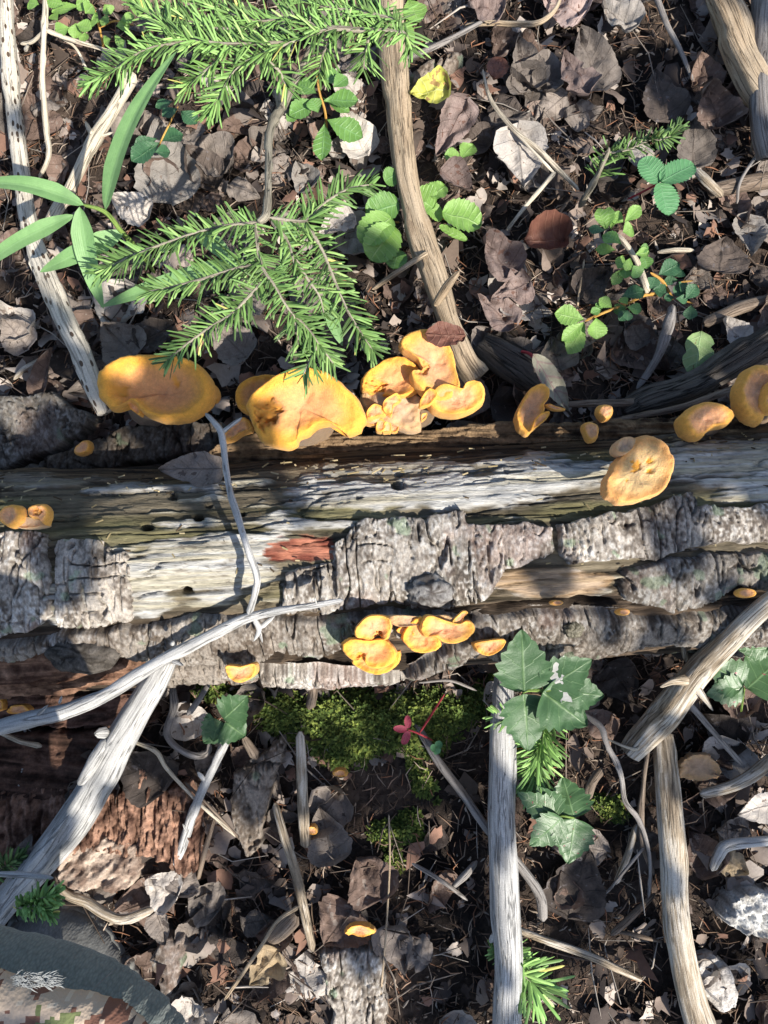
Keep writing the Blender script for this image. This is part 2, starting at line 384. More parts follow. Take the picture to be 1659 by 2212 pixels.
# picture coordinates of surface points (for regions of colour)
def to_pic(p):
    q = p - CAM; d = q @ FWD
    return 829.5 + (q @ RIGHT) / d / TANV * 1106, 1106 - (q @ UPV) / d / TANV * 1106
def log_low(u, v):
    return .007 * (fbm(u * 5, v * 9, 61, 3) - .5) * 2
def wood_h(u, v):
    gr = fbm(u * 9, v * 330, 71, 4)                         # fibres along the log
    fl = fbm(u * 11 + 3, v * 62, 75, 4)                      # layered flakes
    st = np.floor(fl * 9) / 9
    crk = np.abs(fbm(u * 7, v * 75, 83, 3) - .5)
    return log_low(u, v) + .0022 * (gr - .5) + .020 * (st - .5) * .45 - .0045 * sst(.035, 0, crk), gr, fl
u_ax = np.concatenate([np.linspace(-.75, -.40, 40)[:-1], np.arange(-.40, .40, .0021), np.linspace(.40, .75, 40)])
v_ax = np.concatenate([np.linspace(-.235, -.15, 30)[:-1], np.arange(-.15, .17, .00105), np.linspace(.17, .235, 26)])
U, V = np.meshgrid(u_ax, v_ax, indexing='ij')
H, gr, fl = wood_h(U, V)
PT = L_pt(U, V, H); PX, PY = to_pic(PT)
def blob(cx, cy, rx, ry): return 1 - np.hypot((PX - cx) / rx, (PY - cy) / ry)
# pale weathered patches and dark rotten bands, as traced
pale = np.full(U.shape, -1.0)
for b in [(455, 1225, 190, 90), (500, 1180, 170, 45), (230, 1300, 200, 60), (820, 1070, 330, 48), (1050, 1045, 300, 50), (1180, 1020, 200, 48),
          (1560, 1000, 190, 65), (1480, 990, 120, 40), (900, 1010, 200, 14), (60, 1035, 150, 16), (330, 1052, 180, 11), (640, 1130, 150, 14), (1620, 1050, 90, 40),
          (1200, 1265, 130, 30)]:
    pale = np.maximum(pale, blob(*b))
streak = fbm(U * 6, V * 170, 91, 4); blot = fbm(U * 34, V * 70, 93, 4)
fine = fbm(U * 16, V * 420, 94, 3)
pm = sst(.04, .30, pale * 1.0 + (streak - .5) * 1.35 + (blot - .5) * 1.2 + (fine - .5) * .35)
dk = sst(.35, .6, fbm(U * 9, V * 60, 95, 4))
base = mixc((.045, .037, .026), (.170, .142, .098), dk * .6 + .4 * sst(.35, .65, gr))
base = mixc(base, (.15, .14, .065), sst(.5, .75, fbm(U * 5, V * 40, 97, 3)) * .65)     # greenish algae film
base = mixc(base, mixc((.030, .022, .016), (.10, .072, .05), sst(.35, .7, gr)), sst(.035, .055, V))   # brown wood under the bark, with gap shade painted in
far = sst(-.075, -.115, V)                                                            # shredded rotten far side
base = mixc(base, mixc((.024, .018, .014), (.11, .075, .045), sst(.35, .7, gr)), far)
palec = mixc((.26, .25, .23), (.415, .405, .38), sst(.3, .65, gr * .6 + blot * .4))
palec = mixc(palec, (.34, .30, .20), sst(.5, .72, streak) * .7)
hair = np.abs(fbm(U * 20, V * 260, 96, 3) - .5); palec = mixc(palec, (.12, .10, .08), sst(.02, .006, hair) * .7)
colw = mixc(base, palec, pm * (1 - far * .8))
tan = sst(.0, .25, np.maximum.reduce([blob(1190, 1260, 140, 36), blob(1290, 1255, 40, 22)]) + (streak - .5) * .5)
colw = mixc(colw, mixc((.20, .12, .06), (.36, .25, .15), gr), tan * .8)
red = sst(.02, .12, np.maximum(blob(655, 1188, 75, 34), blob(610, 1195, 40, 22)) + (blot - .5) * 1.5 + (fine - .5) * .6)
colw = mixc(colw, mixc((.15, .045, .03), (.34, .14, .09), sst(.3, .7, fbm(U * 60, V * 60, 99, 3))), red)
H = H - .002 * red - .003 * (1 - pm) * (1 - tan)
for (hx, hy, hr) in [(860, 1046, 11), (862, 1020, 5), (1094, 1018, 5), (520, 1106, 5.5), (450, 1088, 5), (403, 1276, 9), (775, 1073, 4), (372, 1068, 7), (315, 1135, 9), (428, 1118, 8)]:
    d = np.hypot((PX - hx) * .75, PY - hy) / hr
    H = H - .02 * sst(1.15, .7, d)
# the hollow under the bark on the near side
hole = sst(-.002, .006, sdpoly(U, V, uvs([(560, 1440), (600, 1416), (690, 1422), (745, 1405), (790, 1420), (860, 1425), (950, 1405), (985, 1395), (900, 1450), (760, 1458), (640, 1452)])) + .006 * (fbm(U * 50, V * 50, 44, 3) - .5))
H = H - .045 * hole
slot = sst(-.001, .004, sdpoly(U, V, uvs([(1030, 1318), (1100, 1302), (1210, 1298), (1300, 1296), (1340, 1310), (1300, 1322), (1180, 1310), (1080, 1326)])) + .004 * (fbm(U * 60, V * 60, 46, 3) - .5))
H = H - .016 * slot
log = root('fallen_log', LO * [1, 1, 0], 'long weathered fallen log of bare silvery wood with flaking grey bark and orange fungi', 'log')
mk('wood', L_pt(U, V, H).reshape(-1, 3), quads(len(u_ax), len(v_ax)), 'log_wood', log, col=colw.reshape(-1, 3))
for s_, uu in ((-1, -.75), (1, .75)):     # end faces
    th = np.linspace(0, 2 * math.pi, 40, endpoint=False); r = LR * (.9 + .06 * np.cos(3 * th))
    ring = LO + uu * La + np.outer(r * np.sin(th), Ln) + np.outer(r * np.cos(th), [0, 0, 1])
    v = np.vstack([ring, [LO + (uu + s_ * .01) * La]]); f = [(k, (k + 1) % 40, 40) for k in range(40)]
    mk('end_face', v, f, 'log_wood', log, col=np.tile((.25, .19, .12), (41, 1)))

def patch(name, poly, mapfn, parent, mat, thick, detail, colfn, du=.00085, dv=.00095, edge=.0022, eamp=.0045, sink=.006, escale=60, seed=0):
    """a plate with broken edges: height field over (u, v) cut out along poly"""
    poly = np.asarray(poly); a = poly.min(0) - .008; b = poly.max(0) + .008
    ua = np.arange(a[0], b[0], du); va = np.arange(a[1], b[1], dv)
    Up, Vp = np.meshgrid(ua, va, indexing='ij')
    sd = sdpoly(Up, Vp, poly) + eamp * (fbm(Up * escale, Vp * escale, 200 + seed, 4) - .5) * 2
    k = sst(0, edge, sd)
    hh = k * (thick + detail(Up, Vp, sd)) - (1 - k) * sink
    pts = mapfn(Up, Vp, hh).reshape(-1, 3); col = colfn(Up, Vp, sd).reshape(-1, 3)
    q = quads(len(ua), len(va)); keep = (sd.ravel()[q] > -.0016).any(1); q = q[keep]
    used = np.unique(q); re = np.zeros(len(pts), int); re[used] = np.arange(len(used))
    return mk(name, pts[used], re[q], mat, parent, col=col[used])

def bark_detail(seed, amp=1.0, along=1.0):
    def f(u, v, sd):
        wu = u + .010 * (fbm(u * 45, v * 45, 300 + seed, 3) - .5); wv = v + .014 * (fbm(u * 35, v * 35, 310 + seed, 3) - .5)
        e, cv = vor((u + .35 * (wu - u)) * 78, (v + .5 * (wv - v)) * 24, seed)
        e2, cv2 = vor(wu * 34, wv * 10, seed + 5)
        e3, cv3 = vor(wu * 240, wv * 110, seed + 8)
        gate = sst(.34, .47, fbm(u * 30, v * 30, seed + 315, 2)); g2 = sst(.32, .47, fbm(u * 55, v * 40, seed + 317, 2)); g3 = sst(.52, .62, fbm(u * 20, v * 20, seed + 318, 2))
        r1 = np.abs(fbm(u * 60, v * 13, seed + 341, 3) - .5); r2 = np.abs(fbm(u * 170, v * 42, seed + 342, 2) - .5); r3 = np.abs(fbm(u * 16, v * 45, seed + 343, 3) - .5)
        d = -.0085 * sst(.026, .008, r1) * gate - .0034 * sst(.045, .012, r2) * g2 - .0070 * sst(.022, .008, r3) * g3
        fl_ = fbm(u * 70, v * 48, seed + 338, 4); d = d + .0034 * (np.floor(fl_ * 7) / 7 - .5) + .0014 * (cv2 - .5)
        d = d + .0034 * (fbm(u * 18, v * 18, seed + 320, 3) - .5) + .0020 * (fbm(u * 330, v * 210, seed + 330, 2) - .5)
        d = d - .0045 * sst(.012, .0, sd) * fbm(u * 120, v * 120, seed + 337, 2)
        return amp * d
    return f
def bark_col(seed, tone=1.0, warm=0.0):
    def f(u, v, sd):
        n = fbm(u * 60, v * 40, 340 + seed, 4); n2 = fbm(u * 260, v * 200, 350 + seed, 3); n3 = fbm(u * 16, v * 16, 360 + seed, 4)
        e, cv = vor(u * 95 + 5, v * 34, seed)
        n4 = vn(u * 560, v * 430, 355 + seed)
        c = mixc((.120, .098, .080), (.385, .345, .30), sst(.30, .60, n * .4 + n2 * .35 + n4 * .25))
        c = mixc(c, (.54, .515, .48), sst(.54, .66, n2 * .5 + n4 * .5) * sst(.40, .58, n3) * .85)         # grey crustose lichen
        c = mixc(c, (.30, .20, .17), sst(.60, .72, n3) * .4)                                # pinkish tint
        c = mixc(c, (.25, .17, .11), warm)
        gl = sst(.73, .78, fbm(u * 55, v * 55, 377 + seed, 3)); c = mixc(c, (.27, .36, .24), gl * .55)
        return c * tone * (.8 + .4 * cv[..., None])
    return f
LM = lambda u, v, h: L_pt(u, v, h + log_low(u, v))
plates = [
 ('BP1a', [(-40, 1140), (60, 1142), (102, 1146), (106, 1200), (110, 1250), (104, 1290), (110, 1330), (60, 1372), (-40, 1388)], .007, 1.05, 0),
 ('BP1b', [(118, 1160), (150, 1155), (240, 1165), (246, 1190), (276, 1190), (285, 1240), (292, 1310), (288, 1350), (200, 1360), (118, 1362), (116, 1300), (122, 1240)], .007, 1.05, 0),
 ('BP2', [(600, 1326), (603, 1300), (612, 1238), (660, 1226), (715, 1215), (722, 1170), (760, 1135), (800, 1118), (1000, 1100), (1012, 1128), (1090, 1132), (1150, 1116), (1200, 1136), (1210, 1192), (1180, 1212), (1100, 1234), (1085, 1262), (1050, 1300), (960, 1318), (850, 1308), (760, 1320), (690, 1330)], .0085, .88, 0),
 ('BP3', [(1208, 1160), (1206, 1128), (1262, 1110), (1290, 1105), (1400, 1090), (1500, 1060), (1512, 1092), (1700, 1080), (1700, 1178), (1600, 1176), (1550, 1180), (1480, 1198), (1420, 1213), (1360, 1218), (1300, 1213), (1232, 1222), (1212, 1195)], .0085, .95, 0),
 ('BP4', [(1340, 1262), (1352, 1232), (1450, 1208), (1580, 1192), (1700, 1196), (1700, 1290), (1600, 1272), (1560, 1290), (1500, 1318), (1440, 1318), (1380, 1308), (1345, 1298)], .0080, .58, 0),
 ('BP5', [(1026, 1338), (1150, 1322), (1230, 1326), (1330, 1330), (1440, 1335), (1700, 1305), (1700, 1400), (1500, 1392), (1400, 1388), (1290, 1412), (1170, 1424), (1100, 1428), (1040, 1410), (960, 1440), (880, 1475), (866, 1458), (960, 1400), (1016, 1372)], .0085, .60, .12),
 ('BP6', [(-40, 1390), (50, 1378), (200, 1364), (292, 1354), (420, 1330), (560, 1330), (598, 1332), (690, 1338), (760, 1328), (850, 1316), (960, 1326), (1010, 1335), (980, 1375), (860, 1372), (770, 1372), (740, 1402), (690, 1418), (600, 1408), (560, 1436), (500, 1446), (420, 1442), (340, 1432), (200, 1412), (100, 1404), (60, 1424), (-40, 1424)], .0095, .74, .15),
 ('BP7', [(560, 1456), (700, 1450), (830, 1458), (905, 1462), (900, 1486), (800, 1482), (680, 1480), (560, 1476)], .010, 1.0, 0),
 ('BP8', [(330, 1446), (430, 1450), (560, 1450), (560, 1478), (450, 1484), (340, 1490)], .006, .8, .2),
]
for k, (nm, pl, th, tone, warm) in enumerate(plates):
    patch('bark_plate', uvs(pl), LM, log, 'bark', th, bark_detail(10 * k), bark_col(10 * k, tone, warm), seed=k)
# bark edge fragments standing on the far side of the plates and dark rotten heartwood at the left end
def rot_detail(seed, ku=12, kv=260, amp=.008):
    def f(u, v, sd):
        return amp * (fbm(u * ku, v * kv, 400 + seed, 4) - .5) + .010 * (np.floor(fbm(u * ku * 1.4, v * kv * .25, 410 + seed, 3) * 6) / 6 - .5)
    return f
def rot_col(seed, c0, c1, ku=12, kv=200):
    def f(u, v, sd):
        n = fbm(u * ku, v * kv, 420 + seed, 4); n2 = fbm(u * 120, v * 120, 430 + seed, 3)
        return mixc(c0, c1, sst(.3, .7, n * .6 + n2 * .4))
    return f
patch('rotten_heartwood', uvs([(-40, 1408), (60, 1416), (130, 1416), (240, 1432), (330, 1446), (345, 1470), (240, 1482), (120, 1500), (-40, 1512)]), LM, log, 'rotten_wood', .004,
      rot_detail(1), rot_col(1, (.06, .03, .02), (.30, .175, .115)), seed=31)
ro = [(440, 975), (500, 935), (600, 915), (760, 930), (900, 920), (1080, 905), (1250, 900), (1400, 895), (1560, 880), (1700, 850), (1700, 935), (1400, 955), (1150, 962), (900, 985), (700, 1000), (500, 1008)]
patch('rotten_heartwood', [tuple(P(x, y, .085)[:2]) for x, y in ro], lambda u, v, h: np.stack([u, v, .062 + h - .25 * np.clip(v - LO[1] - .10 - u * math.tan(LA), 0, 1)], -1), log, 'rotten_wood', .022,
      rot_detail(61, 14, 230, .014), rot_col(61, (.03, .02, .014), (.23, .155, .09), 14, 230), seed=33, sink=.05)
# knot on the bark
def lump(name, c, r, mat, parent, col, sq=(1, 1, .6), seed=0, amp=.35, n=16, fr=3.0):
    th = np.linspace(0, math.pi, n); ph = np.linspace(0, 2 * math.pi, 2 * n, endpoint=False)
    T, Ph = np.meshgrid(th, ph, indexing='ij')
    d = np.stack([np.sin(T) * np.cos(Ph), np.sin(T) * np.sin(Ph), np.cos(T)], -1)
    k = 1 + amp * 2 * (fbm(d[..., 0] * fr + d[..., 2] * fr * 1.7 + 9 * seed, d[..., 1] * fr + 3, 500 + seed, 4) - .5)
    v = np.asarray(c) + d * k[..., None] * r * np.asarray(sq)
    cc = mixc(col[0], col[1], sst(.3, .7, fbm(d[..., 0] * 6 + seed, d[..., 1] * 6 + d[..., 2] * 5, 510 + seed, 4)))
    return mk(name, v.reshape(-1, 3), quads(n, 2 * n, True), mat, parent, col=cc.reshape(-1, 3))
lump('knot', L(928, 1275, .006), .016, 'bark', log, ((.06, .05, .045), (.26, .25, .24)), (1.2, .9, .7), 4)
lump('knot', L(185, 1408, .004), .022, 'bark', log, ((.03, .025, .02), (.13, .115, .10)), (1.4, .7, .6), 5)
lump('knot', L(1235, 1350, .006), .009, 'bark', log, ((.05, .045, .03), (.22, .2, .15)), (1, .8, .6), 6)

# ================================================================== sticks
def tube_geo(pts, rad, ns=14, step=.004, rough=.10, seed=0, grain=.05, knob=0.0, ends=.35, uv0=0.0, flat=1.0):
    p = np.asarray(pts, float); q = np.column_stack([p, rad])
    seg = np.linalg.norm(np.diff(p, axis=0), axis=1).sum(); n = int(min(max(seg / step, 5), 420))
    c = crom(q, n); P3 = c[:, :3]; R = np.maximum(c[:, 3], 2e-4)
    T = np.gradient(P3, axis=0); T /= np.linalg.norm(T, axis=1)[:, None] + 1e-12
    ref = np.array([0, 0, 1.0]); 
    B = np.cross(T, ref); bad = np.linalg.norm(B, axis=1) < 1e-3; B[bad] = (1, 0, 0); B /= np.linalg.norm(B, axis=1)[:, None]
    N = np.cross(B, T)
    s = np.concatenate([[0], np.cumsum(np.linalg.norm(np.diff(P3, axis=0), axis=1))])
    th = np.linspace(0, 2 * math.pi, ns + 1); TH, SS = np.meshgrid(th, s)
    rr = float(np.mean(R))
    cx, sy = np.cos(TH), np.sin(TH)
    k = 1 + rough * 2 * (fbm(SS / (rr * 7) + cx * .8 + seed, sy * .8 + 2.0, 600 + seed, 3) - .5) * 2
    k += grain * 2 * (fbm(SS / (rr * 22), cx * 5 + sy * 3.3 + 7, 620 + seed, 3) - .5) * 2
    if knob: k += knob * sst(.70, .85, vn(SS / (rr * 5) + 3 * seed, cx * 1.1 + 5, 640 + seed))
    m = len(s); endf = np.ones(m); endf[0] = ends; endf[-1] = ends
    rad2 = R[:, None] * k * endf[:, None]
    ring = P3[:, None, :] + rad2[..., None] * (np.cos(TH)[..., None] * B[:, None, :] + flat * np.sin(TH)[..., None] * N[:, None, :])
    v = ring.reshape(-1, 3); f = quads(m, ns + 1)
    uv = np.column_stack([(TH / (2 * math.pi) * 2 * math.pi * rr).ravel() + uv0, SS.ravel()])
    v = np.vstack([v, P3[0] - T[0] * R[0] * .1, P3[-1] + T[-1] * R[-1] * .1]); uv = np.vstack([uv, [uv0, 0], [uv0, s[-1]]])
    a = len(v) - 2; b = len(v) - 1
    cap = [(a, j + 1, j, j) for j in range(ns)] + [(b, (m - 1) * (ns + 1) + j, (m - 1) * (ns + 1) + j + 1, (m - 1) * (ns + 1) + j + 1) for j in range(ns)]
    fl = [tuple(x) for x in f.tolist()] + [x[:3] for x in cap]
    return v, fl, uv
def wpts(pts, mode='a'):
    o = []; r = []
    for q in pts:
        x, y, z = q[:3]; p = L(x, y, z) if mode == 'l' else (G(x, y, z) if mode == 'g' else P(x, y, z))
        o.append(p)
        if len(q) > 3: r.append(q[3] / 2 * pxs(p[2]))
    return np.array(o), np.array(r)
SEED = [0]
def tube(name, pts, mat, parent=None, mode='a', **kw):
    SEED[0] += 1; kw.setdefault('seed', SEED[0])
    w, r = wpts(pts, mode)
    v, f, uv = tube_geo(w, r, uv0=SEED[0] * .37, **kw)
    return mk(name, v, f, mat, parent, uv=uv)
def stick(pts, mat, label, name='stick', cat='stick', stubs=(), group=None, mode='a', **kw):
    w, r = wpts(pts, mode)
    if not stubs:
        return tag(tube(name, pts, mat, None, mode, **kw), label, cat, group)
    rt = root(name, (w[0][0], w[0][1], w[:, 2].min()), label, cat, group)
    tube('stem', pts, mat, rt, mode, **kw)
    for s in stubs: tube('stub', s, mat, rt, mode, rough=.12, ns=8, step=.003)
    return rt

# --- above the log
stick([(8, -60, .03, 34), (18, 120, .035, 36), (42, 330, .045, 37), (62, 480, .055, 38), (100, 590, .065, 42), (140, 690, .075, 46), (175, 760, .082, 44), (205, 840, .088, 38), (228, 895, .088, 30)], 'stick_spotted',
      'pale barkless leaning stick dotted with small dark insect marks, tip behind the log', knob=.15, stubs=[[(66, 560, .062, 16), (80, 600, .05, 7)], [(55, 110, .035, 12), (62, 95, .05, 6)]])
stick([(290, 160, .05, 30), (240, 245, .05, 28), (200, 310, .052, 27), (150, 410, .05, 26), (112, 480, .05, 24), (100, 520, .045, 18)], 'stick_pale', 'tan barkless side stick crossing under the green blades to the spotted stick', knob=.2,
      stubs=[[(204, 300, .052, 14), (184, 262, .065, 8)], [(205, 300, .05, 10), (245, 285, .055, 5)]])
stick([(843, -60, .05, 52), (848, 60, .05, 54), (858, 170, .05, 58), (868, 300, .05, 54), (880, 400, .052, 54), (905, 500, .055, 52), (935, 590, .06, 50), (965, 680, .066, 48), (1000, 770, .07, 54), (1030, 820, .065, 54)], 'stick_tan',
      'thick tan splintered branch leaning on the log behind the fungi', rough=.16, grain=.13, knob=.2, ns=22,
      stubs=[[(940, 660, .09, 16), (965, 620, .11, 22), (992, 585, .12, 10)], [(925, 545, .07, 12), (870, 580, .08, 12), (805, 625, .05, 10)]])
stick([(1548, -20, .04, 60), (1575, 40, .045, 70), (1605, 110, .045, 62), (1650, 190, .045, 60), (1700, 260, .04, 50)], 'stick_tan', 'broken rotten tan branch end with splintered top beside a dark trunk piece', rough=.25, grain=.2, knob=.3, ns=20)
stick([(1660, -40, .05, 60), (1650, 120, .05, 56), (1655, 260, .045, 56), (1670, 340, .04, 50)], 'stick_grey', 'grey bark covered branch lying against the rotten tan branch end', rough=.15, grain=.12)
stick([(1043, 150, .02, 7), (1060, 215, .03, 9), (1110, 280, .035, 11), (1160, 320, .035, 12), (1200, 360, .035, 12), (1250, 410, .025, 8)], 'stick_pale', 'thin forked pale twig along the white heart shaped dead leaf', name='twig', cat='twig',
      stubs=[[(1200, 372, .035, 11), (1140, 440, .03, 10), (1095, 498, .025, 9)], [(1115, 288, .035, 6), (1170, 345, .04, 6), (1198, 375, .035, 5)]])
stick([(1408, -30, .03, 14), (1440, 50, .03, 12), (1470, 110, .028, 10), (1497, 175, .02, 8)], 'stick_grey', 'straight dark grey twig running down beside the curled leaf', name='twig', cat='twig')
stick([(100, -20, .06, 14), (96, 60, .065, 13), (92, 160, .06, 12), (100, 280, .05, 13), (105, 335, .045, 11), (85, 385, .03, 8)], 'stick_pale', 'crooked thin tan stem standing between the spotted stick and the side stick', name='twig', cat='twig', knob=.3,
      stubs=[[(98, 65, .065, 11), (150, 85, .06, 10), (242, 112, .05, 8)], [(98, 65, .065, 7), (70, 90, .05, 9), (45, 95, .045, 8)], [(105, 68, .062, 7), (160, 100, .05, 6), (190, 155, .04, 6)]])
stick([(1005, 55, .02, 10), (1060, 50, .03, 12), (1120, 52, .03, 13), (1165, 48, .03, 12), (1200, 20, .03, 10), (1215, -20, .03, 8)], 'stick_tan', 'bent straw coloured twig arching over brown leaves', name='twig', cat='twig')
stick([(880, 125, .02, 13), (930, 105, .03, 14), (1000, 70, .03, 12), (1045, 45, .03, 9)], 'stick_grey', 'grey twig lying beside the thick tan branch under curled bark', name='twig', cat='twig')
stick([(1500, 365, .03, 16), (1530, 395, .035, 22), (1560, 425, .03, 20)], 'stick_mottled', 'short rough broken stick by the strawberry leaf', rough=.2)
stick([(1530, 415, .02, 34), (1600, 400, .02, 36), (1680, 385, .02, 36)], 'stick_brown', 'brown grey barky branch end poking in past the strawberry leaf', rough=.15)
stick([(1452, 660, .04, 18), (1446, 700, .045, 22), (1435, 730, .04, 22), (1415, 780, .03, 15), (1375, 840, .03, 12)], 'stick_grey', 'bent grey twig with peeling dark bark below the glossy leaved plant', name='twig', cat='twig', knob=.3)
stick([(1345, 892, .04, 34), (1400, 868, .045, 52), (1480, 842, .045, 58), (1560, 800, .045, 60), (1640, 750, .045, 64), (1740, 690, .045, 66)], 'bark_dark', 'dark crumbling bark covered trunk piece lying behind the log', name='bark_covered_log', cat='log', rough=.25, grain=.22, knob=.25, ns=26, step=.003)
stick([(1040, 740, .02, 55), (1085, 770, .03, 74), (1130, 800, .03, 80), (1172, 838, .02, 54)], 'bark_dark', 'short grey bark covered chunk in the hollow behind the thick tan branch', name='bark_chunk', cat='bark', rough=.2, grain=.2, ns=22)
stick([(1690, 640, .02, 26), (1600, 665, .025, 30), (1520, 700, .025, 26)], 'stick_brown', 'weathered brown splinter of wood above the lone green leaf', rough=.15)
stick([(1420, 545, .02, 9), (1460, 540, .02, 11), (1500, 541, .02, 10)], 'stick_pale', 'small pale stick piece lying right of the glossy leaves', name='twig', cat='twig')
stick([(1600, 215, .03, 9), (1630, 235, .035, 12), (1634, 262, .03, 9), (1622, 330, .02, 7)], 'stick_tan', 'yellowish snapped twig near the grey bark covered branch', name='twig', cat='twig')
stick([(1645, 320, .02, 8), (1600, 390, .03, 8), (1592, 440, .02, 6)], 'stick_grey', 'thin grey twig at the barky branch end', name='twig', cat='twig')
stick([(30, 820, .015, 8), (55, 795, .02, 12), (100, 770, .02, 10)], 'stick_mottled', 'short speckled twig between dead leaves near the spotted stick', name='twig', cat='twig')
stick([(1180, 880, .02, 8), (1250, 872, .04, 16), (1360, 868, .05, 18), (1480, 850, .05, 12)], 'stick_brown', 'flat straw brown splinter lying along the far edge of the log', flat=.4)
stick([(1300, 915, .06, 9), (1400, 895, .07, 14), (1500, 870, .075, 14), (1690, 800, .07, 16)], 'stick_brown', 'long dark red brown splinter along the back of the log', flat=.5, rough=.2)
# --- on and below the log
S9 = [(-40, 1582, .12, 30), (60, 1555, .125, 33), (150, 1535, .13, 30), (240, 1495, .14, 30), (340, 1432, .150, 29), (430, 1385, .165, 26), (520, 1340, .172, 22), (600, 1320, .182, 17), (680, 1307, .188, 13), (742, 1296, .19, 9)]
stick(S9, 'stick_silver', 'silver white bare branch lying across the near side of the log', rough=.06, grain=.05, knob=.12, ns=18,
      stubs=[[(372, 1392, .165, 12), (374, 1385, .175, 5)], [(370, 1425, .155, 14), (396, 1437, .16, 6)], [(215, 1520, .13, 11), (243, 1506, .13, 5)], [(128, 1520, .14, 7), (134, 1503, .145, 4)], [(80, 1545, .135, 10), (104, 1523, .14, 4)],
             [(548, 1335, .175, 14), (560, 1360, .17, 13), (548, 1385, .165, 6)], [(560, 1358, .17, 12), (575, 1345, .17, 10), (594, 1330, .17, 6)], [(561, 1362, .17, 8), (567, 1388, .165, 4)], [(683, 1305, .19, 5), (680, 1290, .195, 3)]])
stick([(537, 1330, .175, 17), (552, 1275, .185, 13), (553, 1240, .19, 14), (530, 1170, .195, 14), (512, 1110, .195, 15), (496, 1060, .192, 14), (487, 1000, .185, 14), (478, 937, .18, 15), (462, 912, .178, 12), (444, 893, .175, 8)], 'stick_silver',
      'slender forked grey twig standing up across the bare wood of the log', name='twig', cat='twig', rough=.07, knob=.2, stubs=[[(478, 937, .18, 12), (500, 918, .178, 9), (522, 902, .175, 8)], [(523, 1153, .195, 6), (524, 1145, .2, 3)]])
stick([(362, 1418, .115, 40), (330, 1478, .11, 50), (290, 1545, .10, 57), (255, 1605, .09, 61), (215, 1680, .075, 63), (165, 1765, .06, 68), (100, 1850, .05, 66), (40, 1915, .045, 60), (-40, 2010, .04, 58)], 'stick_silver',
      'thick split silver stick leaning against the log under the silver white branch', rough=.10, grain=.13, knob=.1, ns=26,
      stubs=[[(235, 1583, .10, 26), (205, 1585, .11, 18)], [(262, 1625, .085, 26), (230, 1680, .075, 30), (190, 1730, .062, 26), (150, 1800, .05, 12)], [(232, 1598, .10, 20), (200, 1650, .098, 26), (170, 1695, .085, 14)]])
stick([(1720, 1262, .165, 44), (1640, 1322, .152, 46), (1570, 1388, .128, 54), (1510, 1447, .10, 62), (1470, 1498, .082, 66), (1430, 1550, .06, 66), (1385, 1600, .05, 58), (1358, 1632, .045, 46)], 'stick_mottled',
      'thick grey tan dead branch with pointed stubs leaning on the log', rough=.13, grain=.12, ns=22,
      stubs=[[(1486, 1468, .098, 26), (1455, 1471, .112, 15), (1426, 1484, .118, 5)], [(1486, 1470, .095, 26), (1507, 1490, .10, 18), (1540, 1535, .095, 6)], [(1482, 1430, .08, 12), (1475, 1390, .1, 10), (1472, 1382, .1, 6)], [(1455, 1535, .075, 14), (1470, 1510, .09, 8), (1490, 1505, .092, 6)]])
stick([(1090, 1455, .05, 38), (1086, 1530, .055, 48), (1084, 1640, .055, 54), (1084, 1760, .05, 56), (1088, 1880, .05, 56), (1092, 1980, .05, 58), (1098, 2060, .05, 54), (1096, 2160, .045, 52), (1098, 2290, .04, 52)], 'stick_silver',
      'straight silver grey stick standing beneath the large toothed green leaves', rough=.06, grain=.06, knob=.12, ns=22, stubs=[[(1072, 2020, .05, 20), (1058, 2035, .035, 8)]])
stick([(1430, 1580, .035, 38), (1440, 1660, .04, 50), (1448, 1760, .042, 54), (1455, 1860, .042, 52), (1458, 1960, .04, 50), (1476, 2080, .038, 52), (1500, 2180, .035, 54), (1535, 2290, .03, 54)], 'stick_mottled',
      'mottled tan stick with peeling dark patches below the pointed dead branch', rough=.08, knob=.15, ns=20)
stick([(492, 1595, .05, 16), (470, 1640, .05, 17), (440, 1700, .045, 18), (415, 1765, .04, 18), (392, 1835, .035, 17), (375, 1870, .03, 10)], 'stick_silver', 'slim grey stick leading down from the small toothed green leaf', name='twig', cat='twig', knob=.2,
      stubs=[[(448, 1690, .045, 10), (427, 1668, .055, 9)], [(405, 1800, .04, 7), (395, 1780, .045, 4)]])
stick([(648, 1580, .04, 20), (652, 1680, .04, 24), (656, 1760, .035, 24), (661, 1830, .03, 22)], 'stick_mottled', 'short upright pale stick standing in front of the moss', rough=.1)
stick([(594, 1735, .02, 14), (612, 1800, .03, 17), (640, 1890, .03, 19), (655, 1960, .03, 19), (676, 2055, .025, 16)], 'stick_mottled', 'long pale mottled stick beyond the shoe slanting to the bark slab', name='twig', cat='twig')
stick([(895, 1558, .02, 13), (920, 1600, .03, 16), (950, 1650, .03, 18), (1000, 1715, .03, 18), (1055, 1792, .03, 18), (1115, 1860, .03, 17), (1165, 1930, .03, 20), (1173, 1990, .03, 18)], 'stick_grey', 'grey stick slanting out of the moss and under the straight silver stick', name='twig', cat='twig')
stick([(1120, 2008, .03, 14), (1190, 2036, .03, 16), (1280, 2068, .025, 16), (1345, 2098, .02, 15), (1388, 2118, .02, 10)], 'stick_mottled', 'flaky pale twig lying right of the straight silver stick', name='twig', cat='twig')
stick([(276, 1598, .05, 8), (335, 1622, .05, 10), (360, 1660, .048, 8), (420, 1725, .04, 7), (480, 1780, .03, 7), (512, 1808, .025, 6)], 'stick_pale', 'thin pale twig bending from the thick split stick over rotten wood', name='twig', cat='twig')
stick([(374, 1480, .04, 15), (374, 1530, .04, 16), (360, 1580, .042, 15), (380, 1612, .045, 14), (420, 1632, .045, 14), (448, 1625, .04, 13), (452, 1605, .04, 8)], 'stick_grey', 'curling grey root below the silver white branch', name='root', cat='root', rough=.15, knob=.3)
